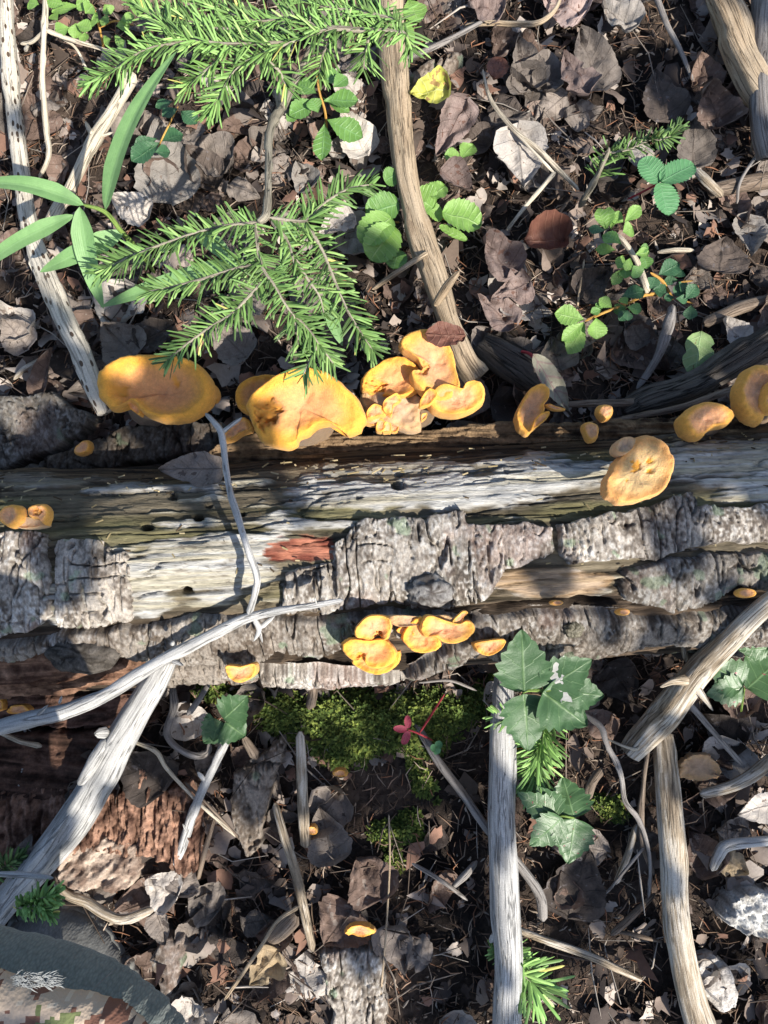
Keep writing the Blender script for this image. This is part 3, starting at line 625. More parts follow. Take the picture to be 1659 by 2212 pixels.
stick([(455, 1470, .04, 10), (430, 1510, .045, 12), (404, 1545, .04, 13)], 'stick_grey', 'short grey twig standing at the edge of the moss', name='twig', cat='twig')
stick([(335, 1962, .03, 17), (270, 1985, .035, 19), (230, 1975, .035, 20), (190, 1950, .03, 19), (150, 1935, .03, 18), (118, 1908, .03, 12)], 'stick_mottled', 'bent pale branch curving round the toe of the shoe', stubs=[[(255, 1980, .035, 12), (235, 1998, .03, 8)]], knob=.2)
stick([(-30, 1886, .09, 10), (50, 1890, .09, 13), (115, 1897, .09, 10)], 'stick_silver', 'small silver twig crossing the thick split stick near the shoe', name='twig', cat='twig', stubs=[[(75, 1893, .09, 6), (85, 1925, .08, 4)]])
stick([(55, 1560, .03, 5), (50, 1660, .03, 8), (42, 1700, .03, 9), (38, 1750, .025, 9)], 'stick_silver', 'short upright silver twig in front of the dark rotten wood', name='twig', cat='twig')
stick([(-20, 1570, .06, 12), (40, 1600, .05, 10), (90, 1612, .04, 14)], 'stick_pale', 'reddish white twig under the silver white branch', name='twig', cat='twig')
stick([(1690, 1615, .03, 24), (1645, 1660, .035, 28), (1600, 1690, .035, 26), (1560, 1705, .03, 24), (1512, 1716, .03, 20)], 'stick_mottled', 'bent weathered stick by the tan half buried mushroom', rough=.1)
stick([(1700, 1815, .04, 20), (1640, 1818, .045, 20), (1572, 1826, .045, 21), (1552, 1850, .04, 20), (1538, 1880, .03, 14)], 'stick_silver', 'bluish silver hooked stick on pale dead leaves', rough=.08)
stick([(1487, 1518, .06, 14), (1540, 1580, .05, 12), (1580, 1625, .04, 11), (1608, 1658, .03, 7)], 'stick_grey', 'straight grey twig sloping from under the pointed dead branch', name='twig', cat='twig')
stick([(1258, 1538, .05, 6), (1298, 1570, .06, 13), (1310, 1605, .06, 11), (1340, 1670, .055, 11), (1350, 1730, .05, 10), (1380, 1770, .045, 10), (1400, 1830, .04, 9), (1405, 1890, .03, 8), (1400, 1940, .025, 5)], 'stick_grey', 'long jointed thin grey twig snaking down beside the mottled tan stick', name='twig', cat='twig', knob=.35)
stick([(1400, 1615, .04, 8), (1390, 1690, .04, 10), (1386, 1770, .04, 12), (1390, 1830, .035, 10), (1412, 1890, .03, 8)], 'stick_brown', 'knobbly brown twig between the long grey twig and the mottled tan stick', name='twig', cat='twig', knob=.4)
stick([(1305, 1595, .05, 4), (1370, 1618, .06, 7), (1382, 1604, .06, 5)], 'stick_pale', 'tiny pale twig end beside the base of the pointed dead branch', name='twig', cat='twig')
stick([(1300, 1660, .03, 20), (1280, 1690, .035, 18), (1268, 1730, .03, 16)], 'stick_brown', 'stubby brown root piece right of the green fir sprig', rough=.2)
stick([(1376, 1780, .03, 13), (1355, 1850, .03, 14), (1330, 1910, .025, 12)], 'stick_mottled', 'pale twig leaning beside the long grey twig', name='twig', cat='twig')
stick([(1400, 1820, .035, 5), (1350, 1880, .04, 6), (1310, 1930, .03, 5)], 'stick_grey', 'fine grey twig crossing the pale leaning twig', name='twig', cat='twig')
stick([(1415, 1930, .02, 10), (1370, 1975, .025, 14), (1320, 2020, .02, 12)], 'stick_brown', 'dark slanting twig below the fine grey twig', name='twig', cat='twig')
stick([(1325, 2010, .02, 6), (1380, 2022, .025, 9), (1430, 2035, .02, 6)], 'stick_brown', 'brown splinter running to the mottled tan stick', name='twig', cat='twig')
stick([(668, 1300 + 230, .03, 22), (676, 1490, .05, 20), (672, 1465, .06, 16)], 'stick_brown', 'short broken stub hanging under the bark strip by the moss', rough=.2)
stick([(905, 1585, .06, 5), (960, 1500, .05, 4)], 'stick_red' if 'stick_red' in M else 'stem_red', 'thin red stem rising from the moss', name='plant_stem', cat='stem')
stick([(1030, 1492, .05, 5), (970, 1470, .055, 6), (905, 1475, .05, 5)], 'stick_grey', 'thin grey twig along the lower edge of the log bark', name='twig', cat='twig')
stick([(840, 1760, .02, 4), (842, 1860, .03, 4), (836, 1980, .03, 4), (825, 2120, .02, 4), (815, 2240, .02, 4)], 'stick_tan', 'long thin straw standing in the dark needle litter', name='straw', cat='straw')
stick([(645, 1958, .06, 9), (600, 1990, .065, 7), (560, 2050, .06, 7), (485, 2160, .03, 8)], 'stick_tan', 'bent yellow straw arching over the pale bottom leaf', name='straw', cat='straw')
stick([(640, 1975, .03, 38), (605, 2010, .03, 40), (575, 2035, .025, 26)], 'stick_brown', 'short thick brown stick under the bent yellow straw')
stick([(525, 1590, .03, 18), (555, 1640, .03, 22)], 'stick_brown', 'short brown stub in the moss beside the small toothed green leaf')
stick([(470, 1750, .02, 6), (445, 1830, .03, 10), (425, 1910, .02, 8)], 'stick_brown', 'thin dark twig beside the rotten red wood block', name='twig', cat='twig')
stick([(400, 1690, .03, 7), (455, 1745, .03, 7), (520, 1815, .025, 6)], 'stick_brown', 'fine dark twig under the thin pale twig', name='twig', cat='twig')
stick([(890, 1865, .03, 8), (950, 1900, .03, 9), (1010, 1945, .02, 7)], 'stick_grey', 'pale slanting twig on the dark needles', name='twig', cat='twig')
stick([(1030, 1860, .02, 10), (1005, 1890, .03, 14), (975, 1918, .02, 10)], 'stick_grey', 'short grey twig left of the straight silver stick', name='twig', cat='twig')
stick([(1230, 430, .03, 8), (1200, 470, .02, 6)], 'stick_brown', 'tiny brown twig by the seedling base', name='twig', cat='twig')
stick([(1262, 560, .02, 5), (1250, 640, .03, 5), (1240, 720, .02, 5)], 'stick_tan', 'fine straw left of the glossy leaved plant', name='straw', cat='straw')
stick([(1085, 760, .02, 6), (1140, 762, .06, 7), (1165, 790, .08, 6)], 'leaf_purple' if False else 'stem_red', 'curved reddish leaf stalk above the tongue shaped fungus', name='leaf_stalk', cat='stem')

# ================================================================== leaves
def wprof(shape, t):
    t = np.clip(t, 0, 1)
    if shape == 'ovate': return np.sin(math.pi * t ** .78) ** .85
    if shape == 'obovate': return np.sin(math.pi * t ** 1.45) ** .8
    if shape == 'oval': return np.sqrt(np.clip(1 - (2 * t - 1) ** 2, 0, 1)) ** .95
    if shape == 'blade': return np.minimum(1, (t / .22)) ** .55 * np.clip(1 - t ** 2.6, 0, 1) ** .8
    if shape == 'aspen': return np.sin(math.pi * np.clip(t, 0, 1) ** .58) ** .72 * (1.08 - .30 * t)
    if shape == 'cordate': return np.sin(math.pi * np.clip(t, 0, 1) ** .5) ** .8 * (1.1 - .35 * t)
    if shape == 'holly': return np.sin(math.pi * np.clip(t, 0, 1) ** .66) ** .8 * (1.05 - .25 * t)
    return np.sin(math.pi * t)
def leaf_geo(Ln_, Wd, shape='ovate', nt=12, ns=6, fold=.12, curl=.0, droop=.0, wave=.0, teeth=0, tamp=.1, seed=0, torn=0, arch=0.0, crumple=0.0):
    if teeth: nt = max(nt, teeth * 4)
    t = np.linspace(0, 1, nt + 1); s = np.linspace(-1, 1, ns + 1)
    Tt, Ss = np.meshgrid(t, s, indexing='ij')
    w = wprof(shape, t)
    if teeth:
        ph = (t * teeth) % 1.0; w = w * (1 + tamp * (ph - .45) * np.sin(math.pi * t) ** .3)
    else:
        w = w * (1 + .10 * (vn(t * 5, t * 0, 700 + seed) - .5))
    x = Ss * w[:, None] * Wd / 2
    if torn:
        sidew = 1 - torn * sst(.5, .8, vn(t * 6 + 31 * seed, t * 0 + .5, 702))[:, None] * (Ss > 0) - torn * sst(.55, .85, vn(t * 6 + 11 * seed, t * 0 + 3.5, 703))[:, None] * (Ss < 0)
        x = x * sidew
    y = Tt * Ln_
    # cordate base: pull the outer base back
    if shape in ('aspen', 'cordate'): y = y - .10 * Ln_ * np.abs(Ss) * np.clip(1 - Tt / .35, 0, 1)
    z = fold * np.abs(x) + droop * Ln_ * (-(Tt ** 2)) + arch * Ln_ * np.sin(math.pi * Tt)
    if curl: z = z + curl * (np.abs(Ss) ** 2.2) * Wd * .5 * (.5 + vn(Tt * 3 + seed, Ss * .8 + 5, 705))
    if wave: z = z + wave * Wd * (fbm(Tt * 3.2 + 13 * seed, Ss * 1.9 + 4, 706, 3) - .5) * 2
    if crumple:
        x = x * (1 + (.25 * crumple * (fbm(Tt * 8 + 3 * seed, Ss * 1.2, 707, 2) - .5) + (.03 + .12 * crumple) * (vn(Tt * 22 + 3 * seed, np.sign(Ss) * 3 + 0 * Tt, 711) - .5)) * 2); y = y + .10 * Ln_ * crumple * (fbm(Ss * 4 + 5 * seed, Tt * 2, 708, 2) - .5)
        cr = np.abs(fbm(Tt * 3.5 + 7 * seed, Ss * 2.6 + 2, 709, 2) - .5) + .6 * np.abs(fbm(Tt * 8 + 7 * seed, Ss * 5 + 2, 710, 2) - .5)
        z = z + crumple * Wd * (.9 * cr - .12)
    v = np.stack([x, y, z], -1).reshape(-1, 3); uv = np.stack([(Ss + 1) / 2, Tt], -1).reshape(-1, 2)
    return v, quads(nt + 1, ns + 1), uv
def frame(base, tip, up=(0, 0, 1), roll=0.0):
    yv = tip - base; Ln_ = np.linalg.norm(yv); yv = yv / Ln_
    xv = np.cross(yv, up); xv /= np.linalg.norm(xv); zv = np.cross(xv, yv)
    c, s = math.cos(roll), math.sin(roll); xv, zv = c * xv + s * zv, -s * xv + c * zv
    return Ln_, xv, yv, zv
def leaf(b, t, w, mat, parent=None, name='leaf', roll=0.0, mode='a', **kw):
    SEED[0] += 1; kw.setdefault('seed', SEED[0])
    fn = {'a': P, 'g': G, 'l': L}[mode]
    B = fn(*b); T = fn(*t); Ln_, xv, yv, zv = frame(B, T, roll=roll)
    v, f, uv = leaf_geo(Ln_, w * pxs((B[2] + T[2]) / 2), **kw)
    return mk(name, B + v[:, :1] * xv + v[:, 1:2] * yv + v[:, 2:] * zv, f, mat, parent, uv=uv)

# ---- broad bladed lily-like plant at the left
rt = root('bladed_plant', G(330, 575), 'plant with long broad light green blades on an arching stem left of the fir', 'plant')
tube('stem', [(335, 590, .03, 8), (292, 532, .12, 10), (262, 500, .15, 11), (227, 458, .17, 10), (180, 442, .175, 7)], 'stem_green', rt, rough=.04)
for b, t, w, ar, ro in [((227, 455, .17), (384, 108, .22), 62, .08, .35), ((182, 443, .175), (-60, 402, .19), 50, .14, -.2), ((162, 464, .17), (-60, 600, .13), 38, .10, .2),
                        ((172, 446, .175), (224, 668, .12), 52, .08, -.1), ((268, 500, .15), (86, 588, .13), 44, .10, .5), ((520, 566, .13), (216, 664, .10), 42, .06, .2),
                        ((628, 470, .10), (610, 600, .09), 36, .03, .2), ((425, 498, .10), (515, 580, .09), 46, .05, .2), ((700, 650, .08), (740, 748, .07), 34, .03, 0)]:
    leaf(b, t, w, 'leaf_blade', rt, shape='blade', nt=22, ns=8, fold=.28, arch=ar, roll=ro, wave=.03)
tube('leaf_vein', [(520, 566, .129, 4), (425, 505, .12, 4), (335, 575, .05, 4)], 'stem_green', rt, rough=.02)

# ---- shrubs with small toothed leaves
def plant(name, label, cat, base, leaves, mat, stems=(), stemmat='stem_amber', z=.05, group=None, **kw):
    rt = root(name, G(*base), label, cat, group)
    for s in stems: tube('stem', s, stemmat, rt, rough=.05, ns=8)
    for k, q in enumerate(leaves):
        (x0, y0), (x1, y1), w = q[:3]; m = q[3] if len(q) > 3 else mat
        z0 = z + .006 * math.sin(3 * k); k2 = dict(shape='obovate', teeth=9, tamp=.16, fold=.15, curl=.10, droop=.10, wave=.05, ns=6)
        k2.update(kw); leaf((x0, y0, z0), (x1, y1, z0 + .004 * math.cos(5 * k)), w * 1.28, m, rt, roll=.25 * math.sin(7 * k), **k2)
    return rt
h = lambda *q: [((a / 2, b / 2), (c / 2, d / 2), w / 2, *m) for (a, b, c, d, w, *m) in q]
def off(lst, ox, oy): return [((a[0] + ox, a[1] + oy), (b[0] + ox, b[1] + oy), w, *m) for (a, b, w, *m) in lst]
plant('toothed_shrub', 'low bright green plant with toothed leaves on an amber stem under the upper fir', 'plant', (706, 280),
      h((1375, 440, 1250, 492, 78), (1400, 440, 1548, 425, 90), (1395, 425, 1512, 478, 62), (1370, 405, 1285, 355, 66), (1388, 352, 1470, 318, 70), (1375, 490, 1345, 425, 60),
        (1412, 518, 1566, 590, 84), (1405, 530, 1385, 688, 72), (1300, 425, 1208, 400, 50), (1440, 380, 1500, 330, 60), (1290, 480, 1240, 520, 40)), 'leaf_mid',
      [[(706, 285, .02, 5), (702, 240, .045, 6), (690, 200, .055, 6), (683, 150, .06, 5)]])
plant('bilberry_shrub', 'bright green small leaved shrub growing by the thin crooked stem', 'plant', (200, 60),
      h((300, 120, 240, 135, 60), (330, 110, 395, 120, 62), (330, 100, 320, 165, 48), (430, 95, 395, 85, 60), (430, 90, 470, 95, 50), (370, 60, 400, 20, 60), (340, 30, 220, 45, 60), (500, 115, 560, 110, 44),
        (480, 170, 450, 190, 50), (540, 180, 500, 190, 60), (400, 40, 330, 0, 60), (280, 20, 200, 0, 50), (450, 20, 480, 60, 50), (170, 20, 120, 10, 60), (370, 140, 360, 180, 40), (520, 90, 580, 70, 40), (560, 30, 620, 50, 44), (250, 90, 220, 60, 40)), 'leaf_bright',
      [[(225, 110, .02, 5), (215, 60, .045, 5), (200, 10, .05, 5)], [(215, 60, .045, 5), (250, 45, .05, 4), (290, 55, .045, 3)]], z=.06)
plant('dark_leaved_sprig', 'dark green sprig of rounded leaves over the large grey dead leaf', 'plant', (342, 318),
      h((690, 620, 565, 690, 84), (680, 600, 580, 640, 60), (690, 610, 790, 575, 80), (670, 660, 735, 655, 62), (780, 480, 850, 530, 60), (770, 470, 700, 500, 50), (750, 440, 670, 460, 50)), 'leaf_deep',
      [[(342, 325, .02, 4), (350, 300, .05, 4), (385, 230, .05, 4)]], z=.05)
plant('round_leaved_herb', 'pale sunlit rounded leaves crowding the left side of the thick tan branch', 'plant', (830, 500),
      [((845, 470), (778, 520), 60, 'leaf_bright'), ((850, 490), (800, 560), 66, 'leaf_bright'), ((862, 440), (790, 460), 54, 'leaf_mid'), ((858, 375), (830, 390), 34, 'leaf_mid'), ((860, 540), (850, 580), 40, 'leaf_mid')], 'leaf_mid', [[(862, 480, .02, 5), (850, 480, .045, 4)]], shape='oval', teeth=8)
plant('quilted_leaf_herb', 'glowing yellow green quilted leaves growing against the right of the thick tan branch', 'plant', (935, 450),
      off(h((215, 900, 120, 840, 130), (200, 850, 265, 800, 80), (180, 880, 250, 950, 60), (250, 920, 425, 960, 130), (360, 1040, 240, 970, 34)), 829.5, 0), 'leaf_bright', [[(938, 455, .02, 5), (935, 430, .05, 5)], [(925, 470, .04, 4), (1040, 480, .04, 4)]], shape='oval', teeth=8, wave=.1)
plant('half_hidden_herb', 'two light green leaves half hidden under a folded dead leaf', 'plant', (1000, 340), [((1000, 340), (960, 335), 30), ((995, 345), (1022, 310), 34)], 'leaf_bright', z=.03)
plant('edge_herb', 'two pale green toothed leaves beside the top of the thick tan branch', 'plant', (890, 30),
      [((882, 0), (905, 45), 46), ((880, 40), (882, 100), 26)], 'leaf_bright', z=.05)
# glossy leaved plants on the right, sun and shade painted in as leaf tones: zoom tile (2000,400) at 2x
def zt(lst, ox, oy, k=1.9988): return [(((ox + a / k) / S, (oy + b / k) / S), ((ox + c / k) / S, (oy + d / k) / S), w / k / S, *m) for (a, b, c, d, w, *m) in lst]
def zp(pts, ox, oy, k=1.9988): return [((ox + q[0] / k) / S, (oy + q[1] / k) / S, *q[2:]) for q in pts]
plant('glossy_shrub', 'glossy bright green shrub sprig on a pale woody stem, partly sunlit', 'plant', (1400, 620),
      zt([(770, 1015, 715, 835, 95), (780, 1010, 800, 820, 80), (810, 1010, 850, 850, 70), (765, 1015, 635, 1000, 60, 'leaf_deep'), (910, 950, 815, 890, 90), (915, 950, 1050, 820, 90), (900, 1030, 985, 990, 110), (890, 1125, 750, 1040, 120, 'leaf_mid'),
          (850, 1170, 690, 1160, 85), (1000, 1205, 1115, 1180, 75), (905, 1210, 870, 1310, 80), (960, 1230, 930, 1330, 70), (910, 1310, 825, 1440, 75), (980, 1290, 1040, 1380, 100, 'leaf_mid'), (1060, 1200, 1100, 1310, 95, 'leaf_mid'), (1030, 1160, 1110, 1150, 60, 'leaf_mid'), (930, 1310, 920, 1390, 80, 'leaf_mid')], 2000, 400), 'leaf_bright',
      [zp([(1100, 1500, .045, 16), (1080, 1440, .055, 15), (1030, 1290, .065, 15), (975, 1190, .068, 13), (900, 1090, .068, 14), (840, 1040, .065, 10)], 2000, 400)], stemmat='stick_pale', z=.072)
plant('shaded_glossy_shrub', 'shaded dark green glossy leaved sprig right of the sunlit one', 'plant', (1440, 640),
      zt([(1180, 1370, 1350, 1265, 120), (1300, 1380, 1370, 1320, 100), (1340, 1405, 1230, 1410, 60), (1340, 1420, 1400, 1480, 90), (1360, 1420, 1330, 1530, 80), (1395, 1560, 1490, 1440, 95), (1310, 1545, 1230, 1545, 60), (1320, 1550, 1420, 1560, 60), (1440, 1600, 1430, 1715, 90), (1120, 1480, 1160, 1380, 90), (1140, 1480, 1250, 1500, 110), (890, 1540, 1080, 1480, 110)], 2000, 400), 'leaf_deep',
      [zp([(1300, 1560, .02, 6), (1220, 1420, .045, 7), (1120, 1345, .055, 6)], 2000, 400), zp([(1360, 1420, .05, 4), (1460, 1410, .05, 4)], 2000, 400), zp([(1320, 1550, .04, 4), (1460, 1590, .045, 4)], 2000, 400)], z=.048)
plant('sunlit_shrub_sprig', 'brightly sunlit trailing sprig of four toothed leaves with smaller ones behind', 'plant', (1330, 690),
      zt([(605, 1720, 375, 1660, 140), (600, 1735, 430, 1880, 95), (605, 1745, 480, 1985, 130), (690, 1700, 700, 1870, 140), (820, 1625, 720, 1550, 80), (735, 1640, 655, 1660, 60, 'leaf_mid'), (745, 1630, 690, 1590, 60, 'leaf_mid'), (940, 1600, 885, 1545, 70), (935, 1620, 830, 1650, 80, 'leaf_mid'), (935, 1620, 1055, 1640, 80, 'leaf_mid'), (930, 1640, 880, 1720, 70, 'leaf_deep'), (935, 1640, 945, 1725, 70, 'leaf_deep'), (970, 1530, 1000, 1490, 60)], 2000, 400), 'leaf_bright',
      [zp([(1230, 1520, .025, 10), (1090, 1520, .035, 8), (960, 1580, .045, 6), (820, 1635, .05, 6), (700, 1685, .055, 6), (605, 1728, .058, 5)], 2000, 400)], z=.056)
plant('strawberry_leaf', 'green three part strawberry leaf on a thin stalk', 'plant', (1370, 400),
      zt([(1190, 640, 1060, 440, 170), (1197, 632, 1475, 480, 170), (1195, 640, 1280, 890, 190)], 2000, 400), 'leaf_strawberry', [zp([(940, 770, .02, 5), (1100, 690, .04, 5), (1192, 636, .055, 5)], 2000, 400)], stemmat='stem_red', z=.056, shape='oval', teeth=11, tamp=.2)
rt = tag(leaf((1515, 715, .05), (1500, 812, .04), 70, 'leaf_fading', name='green_leaf', shape='oval', torn=.25, wave=.06, fold=.05), 'lone pale green leaf with brown spots and a ragged edge by the rotten trunk piece', 'leaf')

# ---- toothed holly-like leaves (tile 1512,2500 / 3200)
HK = dict(shape='holly', teeth=6, tamp=.30, fold=.05, curl=.05, droop=.05, wave=.05, ns=8, nt=30)
plant('holly_leaf_sprig', 'large dark green spiny toothed compound leaf over the straight silver stick', 'plant', (1150, 1600),
      [((1132, 1494), (1128, 1360), 96), ((1174, 1490), (1280, 1424), 76, 'leaf_oregon_scarred'), ((1132, 1499), (1142, 1624), 96), ((1172, 1494), (1270, 1568), 98), ((1215, 1494), (1306, 1503), 66)], 'leaf_oregon',
      [[(1150, 1600, .03, 6), (1140, 1530, .11, 6), (1132, 1495, .14, 6), (1175, 1492, .142, 7), (1215, 1494, .14, 5)]], stemmat='stem_green', z=.142, **HK)
tagp = plant('spotted_holly_sprig', 'spiny toothed green leaves with red spots and pale scars below the fir sprig', 'plant', (1190, 1790),
      [((1202, 1764), (1118, 1712), 48), ((1205, 1762), (1160, 1700), 52), ((1240, 1766), (1215, 1678), 74), ((1214, 1766), (1145, 1830), 62), ((1243, 1768), (1228, 1868), 74)], 'leaf_oregon_spotted', [[(1200, 1800, .02, 5), (1206, 1765, .06, 5), (1243, 1767, .065, 5)]], stemmat='stem_green', z=.066, **HK)
plant('small_holly_sprig', 'small spiny toothed green leaf cluster at the edge of the moss', 'plant', (487, 1600),
      [((483, 1553), (536, 1504), 62), ((487, 1560), (530, 1592), 66), ((482, 1560), (440, 1606), 58), ((462, 1553), (440, 1560), 26), ((470, 1560), (460, 1602), 40)], 'leaf_oregon', [[(488, 1610, .04, 6), (485, 1560, .075, 6)]], stemmat='stem_green', z=.08, **HK)
plant('red_spotted_holly', 'red spotted spiny toothed leaves right of the pointed dead branch', 'plant', (1610, 1500),
      [((1605, 1482), (1535, 1432), 70), ((1606, 1486), (1525, 1500), 56), ((1612, 1488), (1690, 1420), 80), ((1660, 1400), (1595, 1404), 40)], 'leaf_oregon_spotted', [[(1600, 1540, .02, 5), (1608, 1485, .06, 5)]], stemmat='stem_green', z=.066, **HK)
plant('red_leaf_seedling', 'tiny three leaved red seedling in the moss', 'plant', (905, 1590), [((880, 1576), (850, 1573), 12), ((882, 1574), (880, 1545), 12), ((882, 1578), (871, 1610), 14)], 'leaf_red', [[(935, 1600, .03, 4), (905, 1585, .055, 4), (881, 1576, .062, 4)]], stemmat='stem_red', z=.062, shape='oval', teeth=0)
plant('green_seedling', 'tiny green three leaved seedling beside the red one', 'plant', (942, 1625), [((941, 1614), (930, 1618), 13), ((941, 1613), (955, 1604), 13), ((942, 1615), (946, 1630), 13)], 'leaf_strawberry', [[(942, 1625, .03, 3), (941, 1614, .046, 3)]], stemmat='stem_green', z=.047, shape='oval', teeth=0)

# ================================================================== fir
def needles(path, nl=44, dens=.62, tipfade=.5, seed=0, tone=1.0, flat=.55, w=5.0, twosided=True, curve=.2, start=0.0):
    r_ = np.random.default_rng(seed); w0, _ = wpts(path); seg = np.linalg.norm(np.diff(w0, axis=0), axis=1).sum()
    sc = pxs(w0[:, 2].mean()); n = int(seg / sc * dens); c = crom(w0, max(n, 4)); T = np.gradient(c, axis=0); T /= np.linalg.norm(T, axis=1)[:, None]
    V = []; F = []; C = []; m0 = 0
    for i in range(len(c)):
        f = i / (len(c) - 1)
        if f < start: continue
        for sd in (-1, 1):
            B = np.cross(T[i], [0, 0, 1.0]); B /= np.linalg.norm(B) + 1e-9; N = np.cross(B, T[i])
            an = math.radians(r_.normal(66, 12)) * (1 - .45 * f ** 3); el = r_.normal(.22, .5) * (1 - flat) * 1.8 + .12
            if r_.random() < .06: continue
            d = math.cos(an) * T[i] + math.sin(an) * (math.cos(el) * sd * B + math.sin(el) * N); d /= np.linalg.norm(d)
            Ln_ = nl * sc * r_.uniform(.6, 1.15) * (1 - tipfade * max(0, (f - .75) / .25) * .6) * (1 - .35 * max(0, .12 - f) / .12)
            wd = w * sc * r_.uniform(.85, 1.15)
            s = np.cross(d, [0, 0, 1.0]); s /= np.linalg.norm(s) + 1e-9; rl = r_.normal(0, .5); up = np.cross(s, d); s2 = math.cos(rl) * s + math.sin(rl) * up; up2 = np.cross(s2, d)
            bend = T[i] * r_.normal(.3, .3) * curve + np.array([0, 0, -.10])
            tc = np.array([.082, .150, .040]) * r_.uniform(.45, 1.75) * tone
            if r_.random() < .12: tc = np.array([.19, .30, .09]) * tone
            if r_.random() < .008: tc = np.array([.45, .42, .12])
            for kk, tt in enumerate((0, .12, .55, .92, 1.0)):
                q = c[i] + d * Ln_ * tt + bend * Ln_ * tt * tt; ww = wd * (.45, 1, 1, .8, .15)[kk] / 2
                V += [q - s2 * ww, q + up2 * ww * .55, q + s2 * ww]; C += [tc, tc * 1.08, tc]
            for kk in range(4):
                a = m0 + 3 * kk; F += [(a, a + 3, a + 4, a + 1), (a + 1, a + 4, a + 5, a + 2)]
            m0 += 15
    return np.array(V), np.array(F), np.array(C)
FS = [100]
def spray(parent, path, wst=9, **kw):
    FS[0] += 1
    br = tube('branch', [(x, y, z, wst * (1 - .55 * k / (len(path) - 1))) for k, (x, y, z) in enumerate(path)], 'fir_stem', parent, rough=.12, ns=8, knob=.2)
    v, f, c = needles(path, seed=FS[0], **kw)
    o = mk('needles', v, f, 'needle_green', br, col=c); tag(o, kind='stuff')
    return br
fir = root('fir_sapling', G(590, 260), 'young fir with spreading needle sprays hanging over the orange fungi', 'fir tree')
tube('trunk', [(600, 200, .02, 22), (607, 232, .10, 20), (584, 280, .15, 18), (580, 370, .19, 16), (577, 455, .215, 16), (560, 482, .22, 14)], 'fir_stem', fir, rough=.12, knob=.3)
z1 = .21
for p in [[(560, 480, .218), (500, 486, .215), (430, 501, .21), (370, 521, .205), (300, 546, .20), (258, 566, .19), (210, 592, .18)],
          [(572, 574, .215), (520, 577, .21), (450, 599, .205), (375, 619, .20), (320, 630, .195)],
          [(552, 484, .22), (557, 539, .218), (570, 584, .215), (595, 619, .215), (625, 669, .21), (665, 709, .205), (690, 744, .20), (722, 788, .19)],
          [(572, 604, .215), (530, 649, .21), (500, 679, .205), (450, 709, .20), (390, 754, .195), (358, 782, .19)],
          [(632, 676, .21), (640, 705, .205), (645, 745, .20)], [(687, 742, .20), (672, 775, .195), (655, 810, .19)],
          [(577, 470, .218), (650, 479, .215), (668, 472, .215), (700, 439, .21), (750, 409, .205), (805, 398, .20)],
          [(662, 482, .213), (695, 539, .21), (720, 599, .205), (750, 669, .20), (780, 719, .195), (806, 758, .19)],
          [(640, 560, .212), (662, 600, .208), (690, 640, .205), (700, 680, .20)], [(600, 490, .215), (625, 530, .21), (640, 590, .21)]]:
    spray(fir, p, nl=57, dens=.215, w=4.7, tone=1.0)
upper = [[(860, 68, .17), (760, 62, .175), (700, 66, .18), (620, 95, .18), (560, 118, .178), (505, 155, .172), (472, 212, .165), (452, 245, .16)],
         [(620, 92, .18), (505, 95, .18), (430, 88, .178), (385, 75, .175), (345, 45, .17), (290, 5, .165)],
         [(420, 90, .178), (350, 98, .175), (300, 115, .17), (240, 155, .162), (188, 182, .155)],
         [(700, 66, .18), (640, 40, .178), (560, 45, .175), (500, 30, .17), (430, 5, .165)],
         [(760, 62, .175), (715, 85, .172), (695, 130, .165), (690, 165, .16)], [(800, 70, .172), (790, 110, .165), (785, 150, .155)],
         [(560, 118, .175), (600, 150, .17), (620, 190, .162)], [(500, 96, .178), (470, 130, .172), (430, 165, .165), (400, 190, .16)],
         [(860, 45, .175), (780, 25, .175), (700, 15, .172), (620, -10, .17)], [(880, 75, .165), (840, 60, .168), (800, 66, .17)], [(830, 20, .17), (870, 60, .16), (890, 110, .15)],
         [(560, 60, .172), (480, 62, .17), (420, 50, .168), (360, 20, .16)]]
tube('trunk', [(607, 240, .10, 18), (650, 150, .14, 16), (700, 68, .178, 14), (790, 66, .176, 12)], 'fir_stem', fir, rough=.1)
for p in upper: spray(fir, p, nl=56, dens=.26, w=4.6, tone=1.3, flat=.4)  # brighter tone paints sunlight into the upper needles
seed_ = root('fir_seedling', G(1262, 450), 'small upright fir seedling with sparse lower needles near the strawberry leaf', 'fir tree')
tube('trunk', zp([(560, 830, .01, 14), (640, 700, .04, 12), (720, 560, .06, 11), (780, 420, .08, 10), (795, 355, .085, 8)], 2000, 400), 'fir_stem', seed_, rough=.15, knob=.3)
def zq(p): return zp(p, 2000, 400)
spray(seed_, zq([(790, 400, .08), (900, 390, .085), (1020, 350, .09), (1120, 300, .095), (1210, 300, .10), (1290, 262, .10), (1350, 200, .10)]), wst=7, nl=36, dens=.42, w=4, tone=.75, flat=.25)
spray(seed_, zq([(700, 600, .055), (730, 540, .06), (760, 460, .07), (790, 380, .08)]), wst=4, nl=60, dens=.22, w=4, tone=1.1, flat=.4)
sp = root('fir_sprig', G(1165, 1640), 'bright fir sprig poking out beneath the large spiny toothed leaf', 'fir tree')
spray(sp, [(1178, 1530, .06), (1170, 1590, .062), (1162, 1640, .06), (1150, 1700, .05)], wst=7, nl=66, dens=.55, w=5, tone=1.5, flat=.3)
spray(sp, [(1130, 1545, .06), (1100, 1550, .065), (1072, 1545, .06)], wst=5, nl=40, dens=.5, w=4.5, tone=1.5, flat=.3)
sp = root('fir_sprig', G(1120, 2100), 'bright green fir sprig growing from under the straight silver stick', 'fir tree')
spray(sp, [(1105, 2085, .035), (1130, 2105, .04), (1150, 2125, .038), (1165, 2140, .03)], wst=6, nl=80, dens=.42, w=6, tone=1.9, flat=.4)
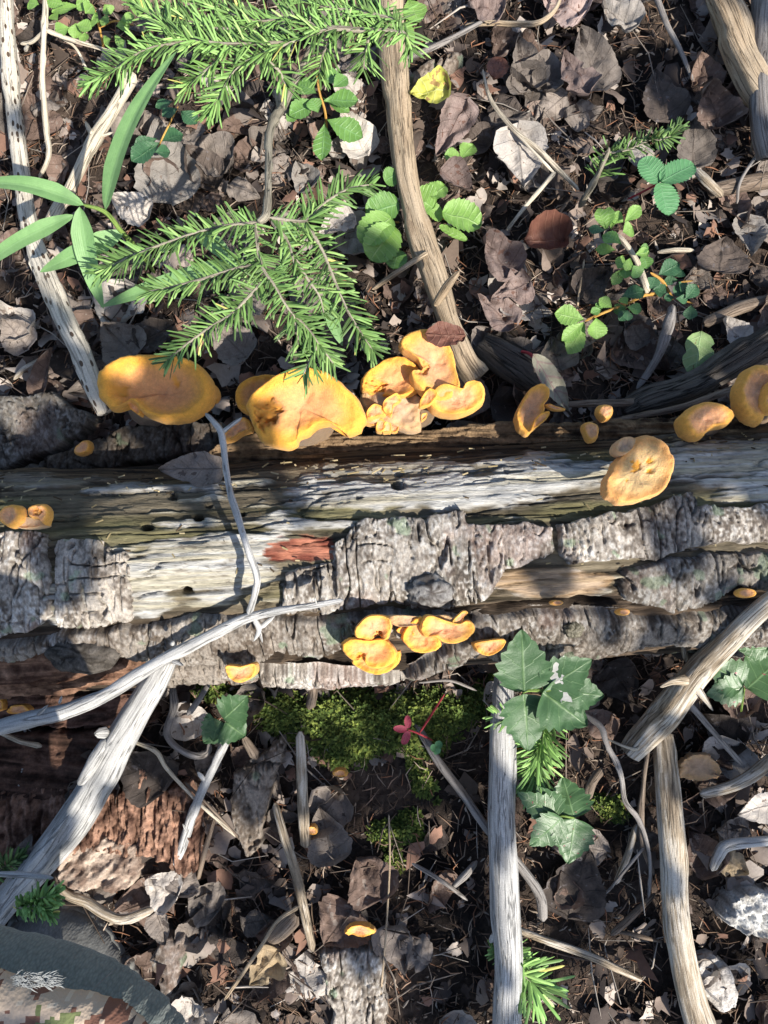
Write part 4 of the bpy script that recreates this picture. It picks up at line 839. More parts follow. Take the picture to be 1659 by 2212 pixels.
spray(sp, [(1100, 2040, .035), (1120, 2065, .04), (1135, 2085, .035)], wst=5, nl=42, dens=.4, w=5, tone=1.7, flat=.4)
spray(sp, [(1088, 2070, .03), (1075, 2060, .03), (1062, 2050, .025)], wst=4, nl=22, dens=.5, w=4, tone=1.5, flat=.4)
sp = root('fir_sprig', G(50, 1962), 'small fir sprig sprouting above the toe of the shoe', 'fir tree')
spray(sp, [(36, 1962, .10), (62, 1956, .105), (85, 1958, .11), (110, 1975, .11)], wst=9, nl=34, dens=.55, w=6, tone=1.5, flat=.3)
spray(sp, [(62, 1950, .105), (90, 1940, .11), (122, 1932, .11)], wst=5, nl=34, dens=.5, w=6, tone=1.6, flat=.3)
sp = root('fir_sprig', G(15, 1870), 'dark fir needles behind the thick split stick at the picture edge', 'fir tree'); sp['label'] = 'dark shaded fir needles poking out behind the thick split stick'
spray(sp, [(-20, 1890, .06), (15, 1868, .06), (50, 1848, .055)], wst=5, nl=34, dens=.4, w=5, tone=.6, flat=.3)  # darker needle tone paints shade onto this sprig

# ================================================================== fungi
def capgeo(out, ctr, zfn, th=.0105, bulge=.3, dip=.0, ripple=.004, edge=.12, N=84, R=22, seed=0, scars=(), under=.7, lobes=.0, rim=0.0, jag=1.0):
    o2 = crom(np.array(out, float), N, closed=True)
    c2 = np.array(ctr, float)
    an_ = np.linspace(0, 2 * math.pi, N, endpoint=False); jt = (fbm(np.cos(an_) * 5 + seed, np.sin(an_) * 5, 790, 3) - .5) * .07 * jag + (vn(np.cos(an_) * 22 + seed, np.sin(an_) * 22, 791) - .5) * .022 * jag
    o2 = c2 + (o2 - c2) * (1 + jt)[:, None]
    s = np.concatenate([np.linspace(0, .78, R - 9), np.linspace(.82, 1.0, 9)])
    V = []; RD = []; SCR = []
    ang = np.linspace(0, 2 * math.pi, N, endpoint=False)
    def layer(ss, sign):
        q = c2 + ss[:, None, None] * (o2[None] - c2)
        # uneven margin
        W_ = np.zeros((len(ss), N, 3))
        zc = np.array([[zfn(*q[i, j]) for j in range(N)] for i in range(len(ss))])
        for i in range(len(ss)):
            for j in range(N): W_[i, j] = P(q[i, j, 0], q[i, j, 1], zc[i, j])
        prof = np.sqrt(np.clip(1 - np.clip((ss - (1 - edge)) / edge, 0, 1) ** 2, 0, 1))
        SS = np.repeat(ss[:, None], N, 1); x, y = W_[..., 0], W_[..., 1]
        if sign > 0:
            hgt = th * prof[:, None] * (1 + bulge * SS ** 2) - dip * np.clip(1 - SS / .85, 0, 1) ** 1.3
            hgt = hgt + rim * np.exp(-((SS - .84) / .10) ** 2)
            hgt = hgt + (ripple * 2 * (fbm(x * 55, y * 55, 800 + seed, 4) - .5) + .004 * (fbm(x * 130, y * 130, 805 + seed, 3) - .5)) * prof[:, None] + .0020 * (fbm(x * 260, y * 260, 810 + seed, 3) - .5) * prof[:, None]
            hgt = hgt + lobes * np.sin(np.repeat(ang[None], len(ss), 0) * 5 + seed) * SS ** 3 * prof[:, None]
            sc_ = np.zeros_like(SS)
            for (sx, sy, sr, dp) in scars:
                d = np.hypot(q[..., 0] - sx, (q[..., 1] - sy)) / sr + (fbm(q[..., 0] * .09, q[..., 1] * .09, 820 + seed, 3) - .5) * 1.6
                k = sst(1.0, .75, d); sc_ = np.maximum(sc_, k); hgt = hgt - k * dp * (.3 + 1.6 * fbm(q[..., 0] * .25, q[..., 1] * .25, 830 + seed, 3))
        else:
            hgt = -th * under * prof[:, None] * (1 - .4 * SS); sc_ = np.zeros_like(SS)
        W_[..., 2] += hgt
        return W_, SS, sc_
    top, SS, sc_ = layer(s, 1); bot, S2, sc2 = layer(s[:-1], -1)
    V = np.vstack([top.reshape(-1, 3), bot[::-1].reshape(-1, 3)]); rad = np.concatenate([SS.ravel(), S2[::-1].ravel()]); scr = np.concatenate([sc_.ravel(), sc2.ravel()])
    n = 2 * R - 1; f = quads(n, N, True)
    return V, f[:, ::-1].copy(), rad, scr
def cap(parent, out, ctr, z, mat='mush_top', gx=0.0, gy=0.0, name='cap', **kw):
    SEED[0] += 1; cx, cy = ctr
    V, f, rad, scr = capgeo(out, ctr, lambda x, y: z + gx * (x - cx) + gy * (y - cy), seed=SEED[0], **kw)
    return mk(name, V, f, mat, parent, attrs={'rad': rad, 'scar': scr})
def stalk(parent, a, b, w0, w1):
    SEED[0] += 1; A = P(*a); B = np.asarray(b) if len(b) == 3 and not isinstance(b, tuple) else P(*b)
    v, f, uv = tube_geo([A, (A + B) / 2 + [0, 0, .002], B], np.array([w0, (w0 + w1) / 2, w1]) / 2 * pxs(A[2]), ns=16, rough=.15, seed=SEED[0])
    return mk('stalk', v, f, 'mush_base', parent, uv=uv, attrs={'rad': np.full(len(v), .3), 'scar': np.zeros(len(v))})
def zo(lst, ox, oy, k=1.9988): return [((ox + a / k) / S, (oy + b / k) / S) for a, b in lst]
ll = lambda x, y, d=.0: L(x, y)[2] + d
def fungus(name, label, at): return root(name, at, label, 'mushroom')
T1 = (350, 1300); T2 = (1180, 1280); T3 = (1950, 1400); T5 = (1280, 2360); T6 = (0, 1700)
c1 = lambda x, y: zo([(x, y)], *T1)[0]; c2 = lambda x, y: zo([(x, y)], *T2)[0]; c3 = lambda x, y: zo([(x, y)], *T3)[0]; c5 = lambda x, y: zo([(x, y)], *T5)[0]; c6 = lambda x, y: zo([(x, y)], *T6)[0]
# broad dished cap below the left fir tip
F = fungus('bracket_fungus', 'broad dished orange fungus cap touched by the lowest fir tip', P(345, 860, .08))
cap(F, zo([(85, 500), (80, 430), (105, 340), (180, 270), (300, 225), (420, 210), (560, 212), (700, 225), (820, 255), (920, 320), (985, 400), (1005, 480), (1000, 570), (960, 630), (880, 690), (780, 735), (680, 750), (580, 735), (480, 695), (425, 650), (400, 620), (350, 590), (310, 610), (215, 650), (160, 615), (110, 560)], *T1), c1(600, 500), .118, gy=-.00006,
    th=.012, bulge=.3, dip=.013, rim=.004, scars=[(*c1(275, 500), 16, .004), (*c1(700, 420), 9, .002)], ripple=.003)
cap(F, zo([(990, 480), (1020, 460), (1035, 520), (1010, 570), (985, 560)], *T1), c1(1010, 515), .105, name='small_cap')
cap(F, zo([(330, 570), (380, 590), (430, 640), (425, 685), (390, 670), (340, 625)], *T1), c1(380, 630), .118, th=.007, ripple=.008, name='torn_lobe', N=40)
stalk(F, (*c1(520, 500), .115), (330, 880, .05), 90, 100)
# big bright cap in the centre
F = fungus('bracket_fungus', 'biggest sunlit yellow orange fungus cap with a gnawed left side', P(665, 930, .08))
cap(F, zo([(1160, 570), (1165, 500), (1220, 420), (1320, 375), (1420, 368), (1500, 385), (1500, 520), (1400, 640), (1270, 675), (1200, 640)], *T1), c1(1330, 520), .105, th=.009, name='rear_cap', dip=.003)
cap(F, zo([(1260, 660), (1255, 600), (1290, 520), (1380, 440), (1480, 380), (1600, 330), (1730, 312), (1870, 350), (1960, 410), (2060, 480), (2140, 580), (2180, 680), (2175, 770), (2130, 830), (2050, 850), (2000, 790), (1900, 760), (1800, 790), (1740, 840), (1659, 880), (1640, 930), (1550, 950), (1450, 925), (1360, 880), (1310, 800), (1290, 740)], *T1), c1(1680, 620), .132, gy=-.0001,
    th=.012, bulge=.3, dip=.006, scars=[(*c1(1430, 640), 26, .007), (*c1(1400, 740), 20, .006)], ripple=.0035)
stalk(F, (*c1(1700, 640), .125), (672, 920, .06), 110, 130)
cap(F, zo([(1050, 850), (1090, 800), (1170, 730), (1240, 700), (1290, 740), (1300, 800), (1220, 830), (1140, 880), (1060, 890)], *T1), c1(1180, 800), .10, mat='mush_tan', th=.010, ripple=.012, name='torn_lobe')
# cluster right of it
F = fungus('bracket_fungus', 'cluster of folded orange fungus caps with a torn crumpled centre under a brown leaf', P(880, 900, .08))
cap(F, zo([(485, 530), (480, 450), (520, 395), (600, 340), (680, 285), (770, 270), (860, 300), (930, 360), (960, 430), (930, 550), (800, 600), (650, 590), (540, 560)], *T2), c2(730, 470), .118, th=.012, bulge=.35, dip=.006, scars=[(*c2(620, 510), 22, .005)])
cap(F, zo([(775, 185), (800, 130), (870, 80), (950, 60), (1100, 80), (1180, 200), (1215, 300), (1240, 420), (1250, 540), (1120, 640), (980, 580), (885, 490), (865, 410), (950, 390), (930, 320), (860, 260), (800, 220)], *T2), c2(1060, 330), .128, gx=-.00004, th=.013, bulge=.3, dip=.006, mat='mush_tan', scars=[(*c2(960, 370), 16, .004)])
cap(F, zo([(1000, 660), (1020, 590), (1080, 500), (1180, 500), (1260, 530), (1290, 520), (1310, 475), (1380, 460), (1440, 510), (1455, 580), (1420, 650), (1330, 710), (1210, 740), (1090, 725)], *T2), c2(1210, 610), .126, gy=-.00012, th=.013, bulge=.35, dip=.004, mat='mush_tan')
cap(F, zo([(940, 660), (950, 590), (1010, 515), (1070, 530), (1075, 580), (1020, 640)], *T2), c2(1010, 580), .140, th=.006, ripple=.005, name='torn_lobe', N=48)
cap(F, zo([(520, 720), (480, 560), (640, 560), (750, 545), (880, 550), (960, 620), (945, 730), (950, 840), (830, 850), (700, 800), (600, 800), (530, 790)], *T2), c2(760, 680), .110, mat='mush_stalk', th=.016, ripple=.010, bulge=-.2, name='stalk_mass')
cap(F, zo([(660, 690), (650, 630), (700, 580), (770, 540), (800, 600), (740, 650), (720, 730)], *T2), c2(720, 630), .130, mat='mush_tan', th=.005, ripple=.010, name='torn_lobe', N=48)
cap(F, zo([(525, 760), (530, 690), (590, 640), (660, 670), (680, 730), (610, 745), (560, 770)], *T2), c2(600, 700), .122, th=.008, ripple=.006, mat='mush_tan', name='torn_lobe', N=48)
for lob in ([(600, 845), (610, 780), (650, 755), (680, 800), (650, 855)], [(650, 855), (670, 780), (715, 775), (720, 850), (690, 860)], [(715, 850), (710, 785), (760, 780), (780, 805), (765, 850)], [(520, 790), (560, 770), (640, 750), (620, 800), (560, 800)], [(950, 750), (960, 715), (1000, 705), (995, 735), (960, 765)]):
    cc = np.mean(lob, 0); cap(F, zo(lob, *T2), c2(*cc), .114, th=.007, ripple=.004, mat='mush_tan', name='torn_lobe', N=32, R=14)
stalk(F, (*c2(1000, 440), .12), (890, 890, .06), 80, 100)
# tongue shaped one
F = fungus('bracket_fungus', 'tongue shaped orange fungus standing beside a wilted purple leaf', P(1150, 910, .08))
cap(F, zo([(145, 530), (150, 470), (200, 370), (260, 280), (330, 240), (380, 240), (415, 280), (410, 350), (375, 400), (380, 450), (350, 540), (290, 600), (235, 645), (170, 600)], *T3), c3(250, 440), .115, gx=.00012, th=.010, bulge=.3, dip=.004, mat='mush_tan')
cap(F, zo([(300, 520), (330, 480), (400, 448), (420, 465), (390, 515), (320, 570), (270, 600)], *T3), c3(340, 520), .128, th=.006, ripple=.003, name='folded_lobe', N=48)
cap(F, zo([(380, 395), (420, 390), (470, 410), (540, 420), (540, 438), (470, 440), (420, 425)], *T3), c3(450, 420), .118, th=.004, ripple=.004, mat='mush_tan', name='torn_lobe', N=40)
stalk(F, (*c3(280, 430), .112), (1150, 900, .06), 40, 60)
F = fungus('button_fungus', 'small round orange button fungus above the straw brown splinter', P(1303, 905, .09)); cap(F, zo([(780, 450), (800, 405), (850, 392), (900, 405), (917, 460), (890, 510), (840, 528), (800, 500)], *T3), c3(850, 460), .118, th=.010, bulge=.1, mat='mush_tan', edge=.5); stalk(F, (*c3(850, 460), .118), (1303, 905, .07), 26, 26)
F = fungus('button_fungus', 'small stubby orange button fungus on the rim of the bare wood', P(1271, 950, .09)); cap(F, zo([(668, 570), (700, 535), (750, 528), (800, 560), (805, 620), (780, 680), (720, 690), (685, 630)], *T3), c3(740, 600), .122, th=.010, bulge=.1, mat='mush_tan', edge=.5); stalk(F, (*c3(745, 620), .12), (1273, 950, .07), 26, 28)
# picked cap lying upside down on the log
p8 = L(1372, 1018); F = fungus('picked_mushroom', 'picked mushroom lying gills up on the bare wood, pale with an orange centre', p8)
cap(F, zo([(820, 1060), (830, 1000), (880, 920), (910, 850), (960, 800), (1000, 740), (1060, 670), (1150, 640), (1230, 650), (1310, 700), (1365, 780), (1383, 860), (1365, 960), (1310, 1060), (1240, 1120), (1150, 1145), (1060, 1175), (960, 1180), (880, 1150), (840, 1110)], *T3), c3(1110, 920), .182, gy=.00006, mat='mush_under', th=.010, bulge=.25, dip=.003, ripple=.002,
    scars=[(*c3(1090, 890), 15, .0015), (*c3(1185, 850), 9, .002), (*c3(1195, 920), 7, .002), (*c3(1000, 1000), 5, .001)])
cap(F, zo([(905, 760), (920, 705), (965, 670), (1020, 665), (1060, 690), (1040, 760), (980, 800), (930, 790)], *T3), c3(980, 735), .186, mat='mush_stalk', th=.012, ripple=.005, name='stalk', N=48)
# right pair
T4 = lambda lst: zo(lst, 2600, 1380, 3.9127)
F = fungus('bracket_fungus', 'kidney shaped fuzzy orange fungus on the log between the picked mushroom and a double fungus', P(1515, 930, .10))
cap(F, T4([(215, 1180), (230, 1080), (300, 1000), (400, 910), (520, 850), (650, 832), (800, 850), (940, 900), (1040, 980), (1068, 1060), (1020, 1150), (930, 1210), (820, 1230), (700, 1270), (620, 1330), (560, 1400), (460, 1415), (350, 1380), (260, 1310)]), T4([(600, 1100)])[0], .125, gy=-.00010, th=.015, bulge=.3, dip=.004, mat='mush_tan', edge=.3)
stalk(F, (*T4([(640, 1080)])[0], .12), (1520, 925, .07), 50, 70)
F = fungus('bracket_fungus', 'double lobed fuzzy orange fungus on the log beside the rotten trunk piece', P(1620, 890, .09))
cap(F, T4([(1110, 900), (1085, 720), (1100, 580), (1170, 450), (1240, 340), (1350, 270), (1480, 255), (1659, 265), (1800, 350), (1800, 600), (1600, 700), (1500, 850), (1490, 1000), (1480, 1130), (1440, 1180), (1360, 1165), (1250, 1100), (1170, 1000)]), T4([(1330, 700)])[0], .122, gx=-.0001, th=.016, bulge=.3, dip=.002, mat='mush_tan', edge=.3)
cap(F, T4([(1470, 850), (1500, 660), (1600, 520), (1750, 450), (1900, 520), (1900, 850), (1650, 1000), (1530, 985)]), T4([(1680, 740)])[0], .134, th=.014, mat='mush_tan', edge=.35)
stalk(F, (1640, 870, .12), (1640, 900, .06), 50, 60)
# left pair
F = fungus('bracket_fungus', 'pair of small fuzzy orange fungi above the left bark plate', L(60, 1140))
cap(F, zo([(20, 690), (25, 640), (70, 595), (130, 578), (190, 595), (213, 650), (200, 710), (150, 755), (105, 765), (50, 730)], *T6), c6(115, 670), L(32, 1117)[2] + .022, gy=-.0001, th=.010, mat='mush_tan', edge=.4)
cap(F, zo([(240, 650), (245, 600), (290, 578), (370, 573), (415, 620), (420, 670), (390, 745), (340, 700), (280, 690)], *T6), c6(330, 640), L(88, 1112)[2] + .018, th=.008, ripple=.005, mat='mush_tan', scars=[(*c6(330, 640), 10, .003)], edge=.4)
cap(F, zo([(150, 740), (210, 690), (280, 680), (380, 710), (390, 750), (280, 770), (180, 765)], *T6), c6(270, 725), L(75, 1130)[2] + .008, th=.010, ripple=.005, mat='mush_stalk', name='stalk', N=48)
F = fungus('button_fungus', 'tiny flat orange fungus on dark bark crumbs behind the left end of the log', P(183, 970, .06)); cap(F, zo([(595, 170), (610, 130), (660, 85), (710, 72), (740, 110), (725, 165), (680, 190), (630, 195)], *T6), c6(670, 135), .070, th=.007, mat='mush_tan', edge=.4); stalk(F, (183, 970, .068), (183, 978, .03), 18, 18)
# near side of the log
F = fungus('bracket_fungus', 'tiered cluster of orange shelf fungi on the near side of the log', L(880, 1360))
cap(F, zo([(210, 480), (300, 440), (560, 400), (598, 410), (590, 480), (530, 550), (430, 588), (330, 572), (250, 530)], *T5), c5(400, 480), ll(790, 1420, 0.030), gy=-.0001, th=.009, dip=.0)
cap(F, zo([(130, 370), (150, 320), (210, 300), (350, 310), (470, 305), (550, 370), (568, 430), (530, 500), (440, 540), (345, 528), (300, 470), (230, 478), (160, 430)], *T5), c5(360, 400), ll(790, 1400, 0.034), gy=-.0001, th=.011, dip=.002, ripple=.005, scars=[(*c5(280, 440), 10, .004)])
cap(F, zo([(230, 240), (270, 180), (330, 130), (420, 115), (500, 135), (527, 190), (515, 270), (480, 322), (430, 290), (390, 300), (350, 340), (290, 318), (240, 295)], *T5), c5(390, 210), ll(800, 1350, 0.022), gy=-.00012, th=.010, ripple=.006, lobes=.0015, mat='mush_tan', scars=[(*c5(430, 270), 9, .005)])
cap(F, zo([(595, 300), (640, 200), (690, 150), (760, 130), (850, 200), (912, 340), (880, 390), (780, 422), (690, 405), (640, 362)], *T5), c5(750, 290), ll(900, 1380, 0.026), gy=-.0001, th=.011, dip=.002)
cap(F, zo([(735, 210), (770, 130), (830, 118), (950, 160), (1060, 185), (1120, 162), (1172, 200), (1165, 260), (1110, 312), (1010, 347), (920, 335), (850, 285), (770, 292), (740, 250)], *T5), c5(930, 235), ll(950, 1360, 0.026), gy=-.0001, th=.012, dip=.003, ripple=.004, mat='mush_tan')
cap(F, zo([(990, 180), (1050, 110), (1090, 85), (1120, 100), (1090, 135), (1060, 190)], *T5), c5(1060, 140), ll(990, 1330, 0.022), th=.006, mat='mush_tan', name='torn_lobe', N=40)
cap(F, zo([(480, 130), (600, 120), (760, 130), (960, 120), (1000, 170), (800, 190), (640, 210), (540, 200)], *T5), c5(740, 160), ll(900, 1340, 0.012), mat='mush_stalk', th=.014, name='stalk_mass')
cap(F, zo([(560, 240), (600, 215), (660, 240), (700, 260), (695, 285), (630, 280), (580, 265)], *T5), c5(630, 250), ll(870, 1365, 0.028), mat='mush_tan', th=.004, ripple=.006, name='torn_lobe', N=40)
F = fungus('bracket_fungus', 'single half moon orange shelf fungus beside the spiny toothed leaf', L(1052, 1397)); cap(F, zo([(1148, 350), (1180, 330), (1290, 312), (1400, 306), (1408, 350), (1350, 410), (1270, 440), (1190, 412)], *T5), c5(1280, 360), ll(1050, 1390, 0.022), gy=-.00012, th=.011, dip=.0, mat='mush_tan')
F = fungus('bracket_fungus', 'single half moon orange shelf fungus at the edge of the dark hollow under the bark', L(525, 1440)); cap(F, [(491, 1443), (495, 1434), (525, 1436), (556, 1430), (559, 1450), (541, 1467), (522, 1472), (502, 1463)], (525, 1448), ll(525, 1436, .022), gy=-.00012, th=.011, mat='mush_tan')
for (x, y, rx, ry, lb) in [(1343, 1322, 16, 8, 'tiny orange fungus under the shaded bark plate'), (1200, 1302, 15, 6, 'tiny tan fungus sliver in the slot below the bare brown wood'), (1608, 1281, 24, 11, 'small tan fungus under the bark beside the pointed dead branch'), (1390, 968, 18, 10, 'tiny tan fungus beside the stalk of the picked mushroom')]:
    zz = L(x, y)[2] + .006; F = fungus('button_fungus', lb, L(x, y)); cap(F, [(x + rx * math.cos(a), y + ry * math.sin(a)) for a in np.linspace(0, 6.28, 9)[:-1]], (x, y), zz, th=.006, mat='mush_tan', edge=.4, N=32, R=14)
for (x, y, rx, ry, z, lb, rp) in [(48, 1530, 24, 12, .06, 'orange fungus behind the silver white branch', .002), (0, 1517, 14, 22, .06, 'orange fungus at the rotten left end of the log', .002), (735, 1665, 16, 9, .03, 'crumpled orange fungus scrap below the moss', .006), (676, 1788, 11, 11, .025, 'yellow fungus scrap beside the short upright pale stick', .005),
                                (778, 2005, 32, 16, .035, 'broken orange fungus piece on the grey bark slab', .006), (1505, 1655, 46, 34, .02, 'tan half buried mushroom cap in dark soil', .004), (1115, 1590, 28, 34, .03, 'orange gilled fungus under the fir sprig', .004)]:
    F = fungus('fungus_piece', lb, G(x, y)); cap(F, [(x + rx * math.cos(a) * (1 + .2 * math.sin(3 * a)), y + ry * math.sin(a) * (1 + .15 * math.cos(2 * a))) for a in np.linspace(0, 6.28, 11)[:-1]], (x, y), z, th=.006, ripple=rp * 1.6, mat='mush_stalk' if x > 1400 else 'mush_tan', N=48, R=14, jag=4.0)

# ================================================================== loose wood and bark lying about
def slab(name, label, cat, outline, z0, thick, mat, ang, kd, c0, c1, bark=None, amp=.008, tilt=(0, 0), seed=0, eamp=.006, lichen=None, du=.0012, edge=.003):
    pts = np.array([P(x, y, z0 + thick)[:2] for x, y in outline]); ctr = pts.mean(0); ca, sa = math.cos(ang), math.sin(ang)
    rel = (pts - ctr) @ np.array([[ca, -sa], [sa, ca]])          # u across the grain, v along it
    def mp(u, v, h):
        x = ctr[0] + u * ca + v * -sa * -1 * -1 if False else ctr[0] + u * ca + v * (-sa) * (-1) * (-1)
        x = ctr[0] + u * ca - v * sa * -1 * -1; x = ctr[0] + (u * ca + v * -sa)
        y = ctr[1] + (u * sa + v * ca)
        return np.stack([x, y, z0 + h + tilt[0] * u + tilt[1] * v], -1)
    rel = np.column_stack([(pts - ctr) @ [ca, sa], (pts - ctr) @ [-sa, ca]])
    if bark is not None: de, co = bark_detail(bark, 1.0), bark_col(bark, c0, c1)
    else: de, co = rot_detail(seed, kd[0], kd[1], amp), rot_col(seed, c0, c1, kd[0], kd[1])
    o = patch(name, rel, mp, None, mat, thick, de, co, du=du, dv=du, seed=seed + 40, sink=z0 + .02, eamp=eamp, edge=edge)
    return tag(o, label, cat)
slab('rotten_wood_block', 'reddish brown crumbling rotten wood block with upright fibres', 'wood',
     [(-60, 1722), (60, 1702), (130, 1690), (200, 1722), (262, 1700), (278, 1652), (312, 1660), (330, 1700), (400, 1700), (425, 1740), (432, 1880), (400, 1905), (330, 1862), (240, 1850), (140, 1852), (60, 1885), (-60, 1930)], .012, .024, 'rotten_wood', .05, (260, 95), (.055, .028, .02), (.34, .20, .14), amp=.020, seed=3)
slab('rotten_wood_slab', 'dark brown rotten wood slab with long cracks under the silver white branch', 'wood',
     [(-60, 1585), (100, 1572), (200, 1568), (235, 1590), (215, 1660), (140, 1722), (0, 1740), (-60, 1745)], .01, .026, 'rotten_wood', -.1, (16, 200), (.022, .013, .010), (.125, .07, .05), amp=.014, seed=5)
slab('rotten_wood_slab', 'split dark rotten wood under the leaning silver sticks beside the log', 'wood',
     [(-60, 1500), (100, 1490), (240, 1490), (330, 1500), (345, 1560), (250, 1575), (120, 1572), (-60, 1580)], .012, .022, 'rotten_wood', .1, (16, 200), (.03, .018, .013), (.17, .095, .07), amp=.014, seed=6)
slab('crumbled_wood', 'pale crumbly layered wood chunk between the rotten block and the shoe', 'wood',
     [(112, 1880), (150, 1830), (220, 1812), (300, 1826), (308, 1885), (270, 1930), (180, 1935), (125, 1915)], .012, .024, 'rotten_wood', .7, (60, 140), (.16, .11, .085), (.46, .37, .30), amp=.016, seed=7)
slab('bark_slab', 'grey cracked bark slab lying in the litter with an orange fungus scrap on it', 'bark',
     [(682, 2062), (750, 2048), (832, 2058), (836, 2150), (834, 2290), (720, 2290), (704, 2150)], .008, .016, 'bark', 0, None, 1.15, 0.0, bark=71, seed=8)
slab('bark_slab', 'dark grey cracked bark slab behind the left end of the log', 'bark',
     [(-60, 868), (40, 842), (110, 838), (160, 868), (218, 905), (180, 935), (110, 972), (20, 1012), (-60, 1030)], .02, .022, 'bark', .4, None, .42, 0.0, bark=75, seed=9)
slab('bark_slab', 'crumbled brown bark piece standing between the slim grey stick and the short upright stick', 'bark',
     [(490, 1668), (545, 1640), (610, 1590), (620, 1640), (590, 1690), (575, 1760), (565, 1835), (530, 1862), (498, 1800)], .01, .018, 'bark', .2, None, .75, .3, bark=79, seed=10)
slab('bark_slab', 'curled brown bark piece by the bent straw coloured twig', 'bark',
     [(878, 158), (925, 122), (1012, 92), (1008, 122), (945, 162), (890, 172)], .015, .014, 'bark', -.4, None, .8, .35, bark=83, seed=11)
slab('bark_slab', 'dark pitted bark piece with a pale rim right of the shoe', 'bark',
     [(322, 2075), (345, 2022), (392, 2030), (395, 2085), (372, 2180), (340, 2150)], .015, .016, 'bark', .2, None, .6, .2, bark=87, seed=12)
slab('bark_chip', 'oval pale grey bark chip lying right of the mottled tan stick', 'bark',
     [(1503, 2105), (1515, 2072), (1550, 2064), (1585, 2090), (1603, 2150), (1598, 2180), (1560, 2195), (1520, 2160)], .012, .010, 'rotten_wood', .3, (40, 60), (.36, .33, .30), (.56, .53, .50), amp=.004, seed=13, eamp=.002)
slab('lichen_wood', 'white crusty lichen covered wood lump by the hooked stick', 'wood',
     [(1560, 1985), (1580, 1945), (1620, 1930), (1690, 1925), (1690, 2040), (1640, 2035), (1590, 2020)], .012, .024, 'rotten_wood', .6, (120, 120), (.20, .19, .18), (.60, .59, .56), amp=.022, seed=14)
slab('bark_slab', 'dark shredded bark strip along the far foot of the log', 'bark',
     [(200, 940), (300, 905), (480, 905), (520, 960), (600, 990), (480, 985), (380, 985), (240, 1010), (60, 1030), (-40, 1035), (60, 1000)], .035, .018, 'bark', .0, None, .30, .3, bark=91, seed=15)
slab('bark_slab', 'grey bark shard lying under the pointed dead branch', 'bark',
     [(1385, 1395), (1500, 1385), (1660, 1385), (1690, 1420), (1560, 1425), (1420, 1418)], .02, .016, 'bark', .1, None, .45, .1, bark=95, seed=16)

# ================================================================== dead leaves one can name
DL = dict(shape='aspen', nt=22, ns=14, fold=.03, curl=.25, wave=.12, teeth=0, crumple=.22)
def dleaf(b, t, w, mat, label, zb=.02, zt=.02, name='dead_leaf', cat='leaf', mode='g', **kw):
    k = dict(DL); k.update(kw); return tag(leaf((*b, zb), (*t, zt), w, mat, name=name, mode=mode, **k), label, cat)
dleaf((1117, 292), (1130, 412), 128, 'dead_pale', 'white grey heart shaped dead leaf in the sun under the forked pale twig', .03, .035, curl=.35)
dleaf((372, 432), (345, 262), 142, 'dead_pale', 'large pale grey heart shaped dead leaf below the upper fir', .02, .03, wave=.06)
dleaf((318, 470), (240, 428), 84, 'dead_pale', 'rounded pale dead leaf beside the tallest green blade', .02, .03, curl=.5)
dleaf((790, 330), (735, 240), 92, 'dead_pale', 'pale dead leaf under the toothed amber stemmed plant', .02, .03)
dleaf((762, 478), (690, 505), 60, 'dead_pale', 'crumpled white dead leaf under the right fir spray', .03, .03, wave=.35, curl=.6)
dleaf((966, 192), (886, 206), 92, 'leaf_yellow', 'bright yellow leaf with a browned edge leaning on the thick tan branch', .06, .05, wave=.15, torn=.2)
dleaf((1008, 222), (945, 340), 82, 'dead_pink', 'pinkish brown dead leaf hanging below the yellow leaf', .05, .03, wave=.25)
dleaf((955, 372), (1015, 415), 66, 'dead_pink', 'folded pinkish dead leaf pointing at the white heart shaped one', .04, .03, fold=.6, curl=.5)
dleaf((1065, 172), (1083, 126), 50, 'leaf_redbrown', 'small round glossy red brown leaf above the forked twig', .03, .03, shape='oval')
dleaf((1268, 200), (1215, 118), 86, 'dead_pink', 'torn sunlit dead leaf with a dark hole near the straight dark twig', .04, .03, torn=.5, wave=.25)
dleaf((1300, 190), (1250, 70), 110, 'dead_grey', 'broad grey brown dead leaf behind the torn sunlit one', .02, .02, wave=.2)
dleaf((1440, 260), (1415, 150), 104, 'dead_dark', 'broad flat dark grey dead leaf left of the curled brown one', .02, .02)
dleaf((1545, 275), (1520, 186), 116, 'dead_brown', 'curled furrowed brown dead leaf under the rotten tan branch end', .03, .04, curl=.7, wave=.2)
dleaf((1500, 360), (1495, 260), 90, 'dead_grey', 'smooth grey dead leaf above the strawberry leaf', .02, .03, curl=.5)
dleaf((1105, 590), (1042, 515), 88, 'dead_pink', 'curled pinkish dead leaf standing right of the tan branch', .04, .05, curl=.9, wave=.3)
dleaf((1140, 610), (1060, 650), 84, 'dead_pink', 'ragged sunlit brown dead leaf with torn holes below the curled pinkish one', .03, .03, torn=.5, wave=.35)
dleaf((1110, 700), (1030, 640), 78, 'dead_pink', 'broad sunlit dead leaf edge left of the trailing sprig', .02, .03, wave=.3)
dleaf((1220, 520), (1128, 525), 84, 'leaf_redbrown', 'folded dark red brown dead leaf with curled pale rims', .03, .035, fold=.3, curl=.9, shape='oval')
dleaf((478, 1020), (346, 1022), 78, 'dead_grey', 'lilac grey dead leaf with notched edge lying on the log behind the forked twig', .004, .004, mode='l', curl=.15, wave=.06, torn=.2)
dleaf((1150, 765), (1226, 888), 52, 'leaf_purple', 'wilted purple green leaf standing behind the tongue shaped fungus', .09, .07, mode='a', shape='ovate', fold=.25)
dleaf((1005, 728), (918, 722), 58, 'leaf_redbrown', 'shrivelled red brown leaf draped on the folded orange fungus', .148, .150, mode='a', shape='oval', wave=.2, torn=.3)
